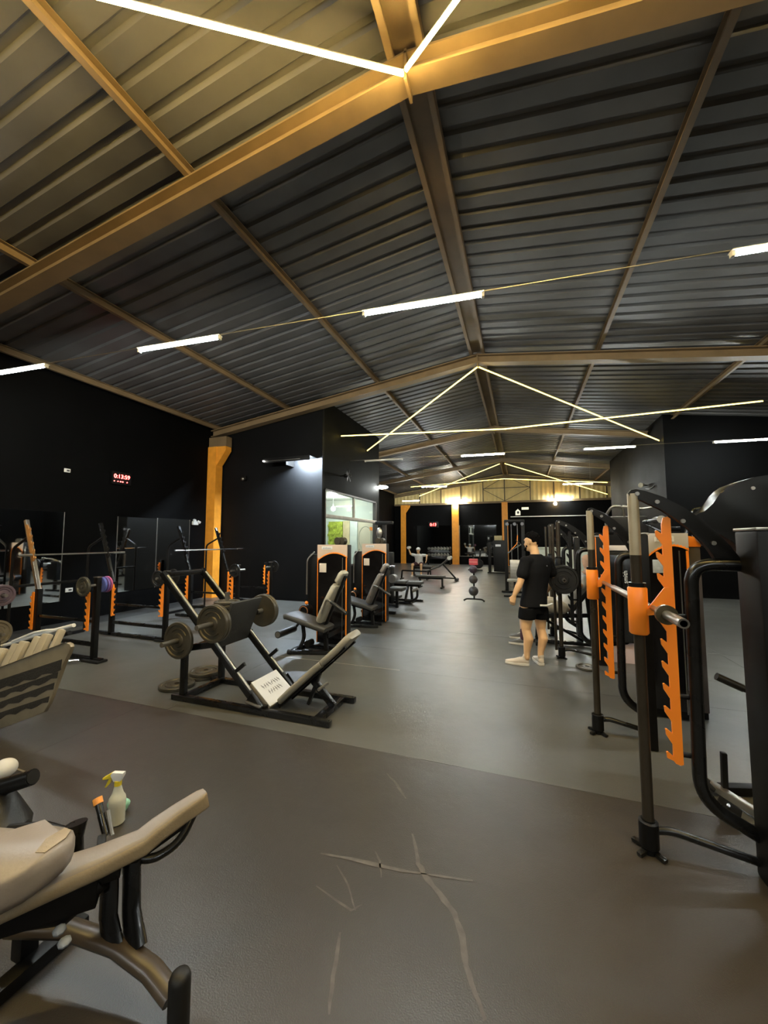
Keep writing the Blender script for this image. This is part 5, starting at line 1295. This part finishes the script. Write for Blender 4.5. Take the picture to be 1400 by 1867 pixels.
# lat pulldown beyond the second leg extension
t = thing('lat_pulldown', 'tall black T-topped pulldown machine beside the window wall', 'gym machine', (-3.2, 9.0, 0))
MB().bar((-3.2, 9.0, .02), (-3.2, 9.0, 2.02), .08, .1, (1, 0, 0)).build('mast', M_BLACK, t); MB().bb(-3.42, -2.97, 8.94, 9.06, 1.99, 2.07, .01).build('top_arm', M_BLACK, t)
MB().cyl((-3.38, 9.0, 1.98), (-3.38, 9.0, 1.45), .008, 6).build('cable', M_STEEL, t); MB().ball((-3.3, 8.93, 1.78), (.08, .04, .14), 10).build('pulley_cover', M_STEEL, t)
MB().bb(-3.5, -3.05, 9.1, 9.35, .02, 1.3, .02).build('stack_cover', M_BLACK, t); MB().bar((-3.5, 9.0, .03), (-2.85, 9.0, .03), .07, .05).build('foot', M_BLACK, t)
MB().bb(-2.95, -2.6, 8.55, 8.9, .42, .5, .02).build('seat', M_PADDARK, t); MB().bar((-2.78, 8.72, .02), (-2.78, 8.72, .42), .06, .06, (1, 0, 0)).build('seat_post', M_BLACK, t); MB().bar((-3.2, 8.95, .06), (-2.78, 8.72, .06), .06, .06).build('seat_link', M_BLACK, t)
# plate-loaded chrome handles behind leg extension
t = thing('chest_press', 'black chest press with a chrome handle between the leg extension and the benches', 'gym machine', (-3.1, 8.0, 0))
MB().tube(rounded([(-3.3, 8.0, .9), (-2.95, 7.95, 1.02), (-2.55, 7.9, 1.04)], .1), .022, 10).build('handle_bar', M_CHROME, t)
MB().bb(-3.25, -2.75, 7.92, 8.2, .35, .95, .08).build('housing', M_BLACK, t); MB().bar((-3.0, 8.05, .02), (-3.0, 8.05, .5), .08, .08, (1, 0, 0)).build('post', M_BLACK, t)
MB().cyl((-2.62, 7.85, .78), (-2.62, 8.0, .78), .09, 16).build('round_cap', mat('dull_silver', (.3, .3, .3), .35, .6), t); MB().cyl((-2.75, 7.98, .78), (-2.62, 7.96, .78), .03, 8).build('cap_stem', M_BLACK, t)
MB().bar((-3.4, 8.05, .03), (-2.6, 8.05, .03), .08, .05).build('foot', M_BLACK, t)
# standing ball rack
t = thing('ball_stand', 'narrow upright stand holding three dark medicine balls under a red box', 'ball stand', (-1.2, 10.45, 0))
MB().cyl((-1.2, 10.45, .04), (-1.2, 10.45, .95), .022, 10).build('pole', M_BLACK, t)
MB().tube(rounded([(-1.46, 10.40, .02), (-1.40, 10.45, .055), (-1.2, 10.45, .06), (-1.0, 10.45, .055), (-.94, 10.40, .02)], .05), .022, 8).build('foot', M_BLACK, t)
for z in (.36, .66): MB().bb(-1.24, -1.16, 10.38, 10.45, z - .01, z + .01).build('holder', M_BLACK, t)
for (z, m, lab, r) in ((.84, mat('dark_plum_ball', (.05, .03, .045), .4), 'plum-black medicine ball, top one on the stand', .105), (.58, mat('brown_ball', (.07, .058, .05), .6), 'dull brown medicine ball in the middle of the stand', .11), (.28, mat('charcoal_ball', (.04, .036, .034), .5), 'large charcoal medicine ball at the bottom of the stand', .125)):
    q = thing('medicine_ball', lab, 'ball', (-1.2, 10.33, z))
    MB().ball((-1.2, 10.32, z), r, 20).build('ball', m, q); MB().tube([(-1.2 + r * 1.003 * math.cos(a * .42), 10.32 + r * 1.003 * math.sin(a * .42), z) for a in range(15)], .004, 5, closed=True).build('seam', M_RUBPLATE, q)
q = thing('red_box', 'small red box on top of the ball stand', 'box', (-1.2, 10.42, .95))
MB().bb(-1.31, -1.09, 10.36, 10.5, .95, 1.11, .01).build('carton', mat('red_card', (.55, .07, .08), .5), q); MB().bb(-1.31, -1.09, 10.355, 10.36, 1.02, 1.04).build('tape', mat('pale_red_tape', (.7, .25, .22), .5), q)
# dumbbell rack by the back wall
t = thing('dumbbell_rack', 'two-tier dumbbell rack under the back wall mirror', 'dumbbell rack', (-5.0, 25.2, 0))
for x in (-5.85, -4.4): MB().bar((x, 25.2, 0), (x, 25.2, 1.0), .07, .1, (1, 0, 0)).build('post', M_BLACK, t); 
for z in (.45, .86): MB().box((-5.12, 25.15, z), (1.5, .42, .03), Matrix.Rotation(.35, 3, 'X')).build('shelf', M_BLACK, t)
dbp = None
for row, z in enumerate((.645, 1.055)):
    for k in range(7):
        x = -5.76 + k * .21
        lab = 'dumbbell on the %s tier of the far rack, %s from the wall column' % (('lower', 'upper')[row], ('first', 'second', 'third', 'fourth', 'fifth', 'sixth', 'seventh')[6 - k])
        if dbp is None:
            dbp = thing('dumbbell', lab, 'dumbbell', (x, 25.15, z), 0, 'dumbbells on the far rack')
            for sgn, m in ((-1, M_STEEL), (1, M_RUBPLATE)):
                b = MB().cyl((0, sgn * .075, 0), (0, sgn * .19, 0), .085, 14); b.build('weight_head', m if sgn < 0 else M_RUBPLATE, dbp, False)
            MB().cyl((0, -.08, 0), (0, .08, 0), .017, 8).build('handle', M_CHROME, dbp, False)
        else: dup(dbp, (x, 25.15, z), 0, lab)
# cable towers near the back
def stack_tower(x0, x1, y, zt, label, lid):
    t = thing('cable_tower', label, 'gym machine', ((x0 + x1) / 2, y, 0))
    MB().bb(x0, x1, y, y + .35, .08, zt, .04).build('cover', M_BLACK, t); MB().bb(x0 - .25, x0 - .12, y, y + .3, .05, zt - .1, .03).build('side_post', M_BLACK, t)
    MB().bar((x0 - .3, y + .1, .03), (x1 + .1, y + .1, .03), .1, .05).build('foot', M_BLACK, t); MB().bb(x0 + .1, x0 + .35, y - .01, y, zt - .3, zt - .2).build('label_plate', M_WHITE, t)
    MB().bar((x0 - .2, y + .15, zt - .15), (x0 + .05, y + .15, zt - .15), .08, .06).build('link', M_BLACK, t)
    if lid: MB().bb(x0 + .05, x0 + .4, y + .05, y + .3, zt, zt + .22, .01).build('box_on_top', mat('tan_box', (.45, .36, .18), .6), t)
    return t
stack_tower(-1.28, -.62, 19.4, 1.6, 'black weight tower with a tan box on top, before the far wall', True)
t = thing('cable_crossover', 'tall black cable frame with grey pulleys behind the standing man', 'gym machine', (-.2, 12.5, 0))
for x in (-.44, .06): MB().bar((x, 12.5, .02), (x, 12.5, 2.2), .07, .1, (1, 0, 0)).build('post', M_BLACK, t)
MB().bar((-.48, 12.5, 2.2), (.10, 12.5, 2.2), .1, .07).build('top_beam', M_BLACK, t)
for x in (-.40, -.18, .04): MB().cyl((x, 12.44, 2.1), (x, 12.56, 2.1), .05, 12).build('pulley', mat('grey_pulley', (.12, .12, .13), .4), t)
MB().bb(-.34, -.04, 12.42, 12.6, .1, 1.0, .01).build('weight_stack', M_STEEL, t)
for k in range(8): MB().bb(-.35, -.03, 12.41, 12.61, .18 + k * .1, .185 + k * .1).build('stack_gap', M_BLACK, t)
for x in (-.28, -.1): MB().cyl((x, 12.5, .1), (x, 12.5, 2.1), .012, 8).build('guide_rod', M_STEEL, t)
MB().tube(rounded([(-.1, 12.4, 1.75), (-.12, 12.35, 1.5), (-.3, 12.2, 1.3), (-.33, 12.18, 1.25)], .05), .012, 8).build('orange_strap', M_ORANGE, t)
MB().tube(rounded([(-.38, 12.0, 1.22), (-.2, 12.0, 1.36), (.0, 12.0, 1.48)], .05), .02, 8).build('chrome_handle', M_CHROME, t); MB().cyl((.0, 12.0, 1.48), (-.15, 12.45, 1.6), .012, 6).build('handle_cable', M_BLACK, t)
MB().bar((-.6, 12.5, .03), (.25, 12.5, .03), .1, .05).build('foot', M_BLACK, t); MB().bar((-.2, 12.5, .03), (-.2, 11.5, .03), .07, .05).build('seat_rail', M_BLACK, t)
MB().bb(-.4, -.02, 11.4, 11.75, .44, .5, .02).build('seat_pad', M_PAD, t); MB().bar((-.2, 11.58, .03), (-.2, 11.58, .44), .06, .06, (1, 0, 0)).build('seat_post', M_BLACK, t); MB().bar((-.5, 11.58, .025), (.1, 11.58, .025), .06, .045).build('seat_foot', M_BLACK, t)
# exercise bike by the back mirror
t = thing('exercise_bike', 'small dark exercise bike beside the ball stand near the back mirror', 'exercise bike', (-2.3, 21.0, 0))
MB().bar((-2.7, 21, .03), (-1.95, 21, .03), .08, .06).build('base', M_BLACK, t); MB().bar((-2.35, 21, .05), (-2.45, 21, .85), .07, .08, (1, 0, 0)).build('seat_post', M_BLACK, t); MB().ball((-2.47, 21, .9), (.14, .09, .06), 12).build('saddle', M_VINYL, t)
MB().cyl((-2.15, 20.95, .35), (-2.15, 21.05, .35), .24, 20).build('flywheel', M_BLACK, t); MB().bar((-2.12, 21, .4), (-2.05, 21, 1.1), .06, .06, (1, 0, 0)).build('front_post', M_BLACK, t); MB().bar((-2.05, 20.8, 1.1), (-2.05, 21.2, 1.1), .05, .05).build('handlebar', M_STEEL, t); MB().bar((-2.4, 21, .3), (-2.1, 21, .35), .06, .1).build('frame', M_BLACK, t)
# far lifter on a bench
t = flat_bench(-4.75, -3.75, 17.0, .45, 'far bench under the lifter with the white cap')
c0 = V(-4.35, 16.95, 0)
b = MB(); fx, fy = V(0, -1, 0), V(1, 0, 0)
loft(b, [(c0 + V(0, 0, .50), fy, fx, .17, .12), (c0 + V(0, -.05, .72), fy, fx, .15, .10), (c0 + V(0, -.1, .92), fy, fx, .19, .11), (c0 + V(0, -.12, 1.0), fy, fx, .07, .06)])
limb(b, [c0 + V(0, -.12, .98), c0 + V(0, -.15, 1.06)], [.055, .052]); head(b, c0 + V(0, -.17, 1.16), V(0, -1, -.3), V(1, 0, 0), 1.0)
limb(b, [c0 + V(-.19, -.1, .93), c0 + V(-.36, -.14, .98), c0 + V(-.43, -.16, 1.18)], [.05, .043, .03]); hand(b, c0 + V(-.43, -.16, 1.18), V(0, 0, 1), V(1, 0, 0), 1, .8)
limb(b, [c0 + V(.19, -.1, .93), c0 + V(.38, -.12, .93), c0 + V(.40, -.3, .72)], [.05, .043, .03]); hand(b, c0 + V(.40, -.3, .72), V(-.1, -.3, -1), V(-1, 0, 0), 1, .6)
for q in (-1, 1):
    limb(b, [c0 + V(q * .1, -.02, .54), c0 + V(q * .2, -.45, .52)], [.085, .06]); limb(b, [c0 + V(q * .2, -.45, .51), c0 + V(q * .2, -.46, .08)], [.056, .038])
far = b.build('person', M_SKIN); recenter(far, (c0.x, c0.y, 0)); fuse(far, .014, 3); tag(far, 'far lifter in white shirt and white cap on a bench, arms spread', 'person')
b = MB(); loft(b, [(c0 + V(0, 0, .56), fy, fx, .19, .135), (c0 + V(0, -.05, .74), fy, fx, .175, .12), (c0 + V(0, -.1, .92), fy, fx, .21, .125), (c0 + V(0, -.12, 1.0), fy, fx, .08, .07)])
limb(b, [c0 + V(-.17, -.1, .93), c0 + V(-.29, -.125, .96)], [.068, .062]); limb(b, [c0 + V(.17, -.1, .93), c0 + V(.31, -.115, .93)], [.068, .062])
fuse(b.build('t_shirt', M_WHITECLOTH, far), .014, 3)
b = MB(); b.ball(c0 + V(0, -.16, 1.20), (.10, .115, .085), 14); b.bb(c0.x - .06, c0.x + .06, c0.y - .36, c0.y - .2, 1.19, 1.205); fuse(b.build('cap', M_WHITECLOTH, far), .014, 2)
b = MB()
for q in (-1, 1): limb(b, [c0 + V(q * .1, -.0, .54), c0 + V(q * .17, -.32, .53)], [.105, .092])
b.ball(c0 + V(0, 0, .53), (.18, .13, .09), 12); fuse(b.build('shorts', mat('wine_shorts', (.05, .015, .02), .8), far), .014, 3)
for q in (-1, 1): shoe(far, c0 + V(q * .2, -.38, 0), c0 + V(q * .21, -.66, 0), M_SHOE, M_SOLE)
b = thing('dumbbell', 'white-ended dumbbell raised in the far lifter\'s hand', 'dumbbell', tuple(c0 + V(-.43, -.16, 1.27)))
for sgn in (-1, 1): MB().cyl(c0 + V(-.43, -.16 + sgn * .06, 1.27), c0 + V(-.43, -.16 + sgn * .15, 1.27), .06, 12).build('weight_head', M_WHITECLOTH, b)
MB().cyl(c0 + V(-.43, -.23, 1.27), c0 + V(-.43, -.09, 1.27), .015, 8).build('handle', M_CHROME, b)
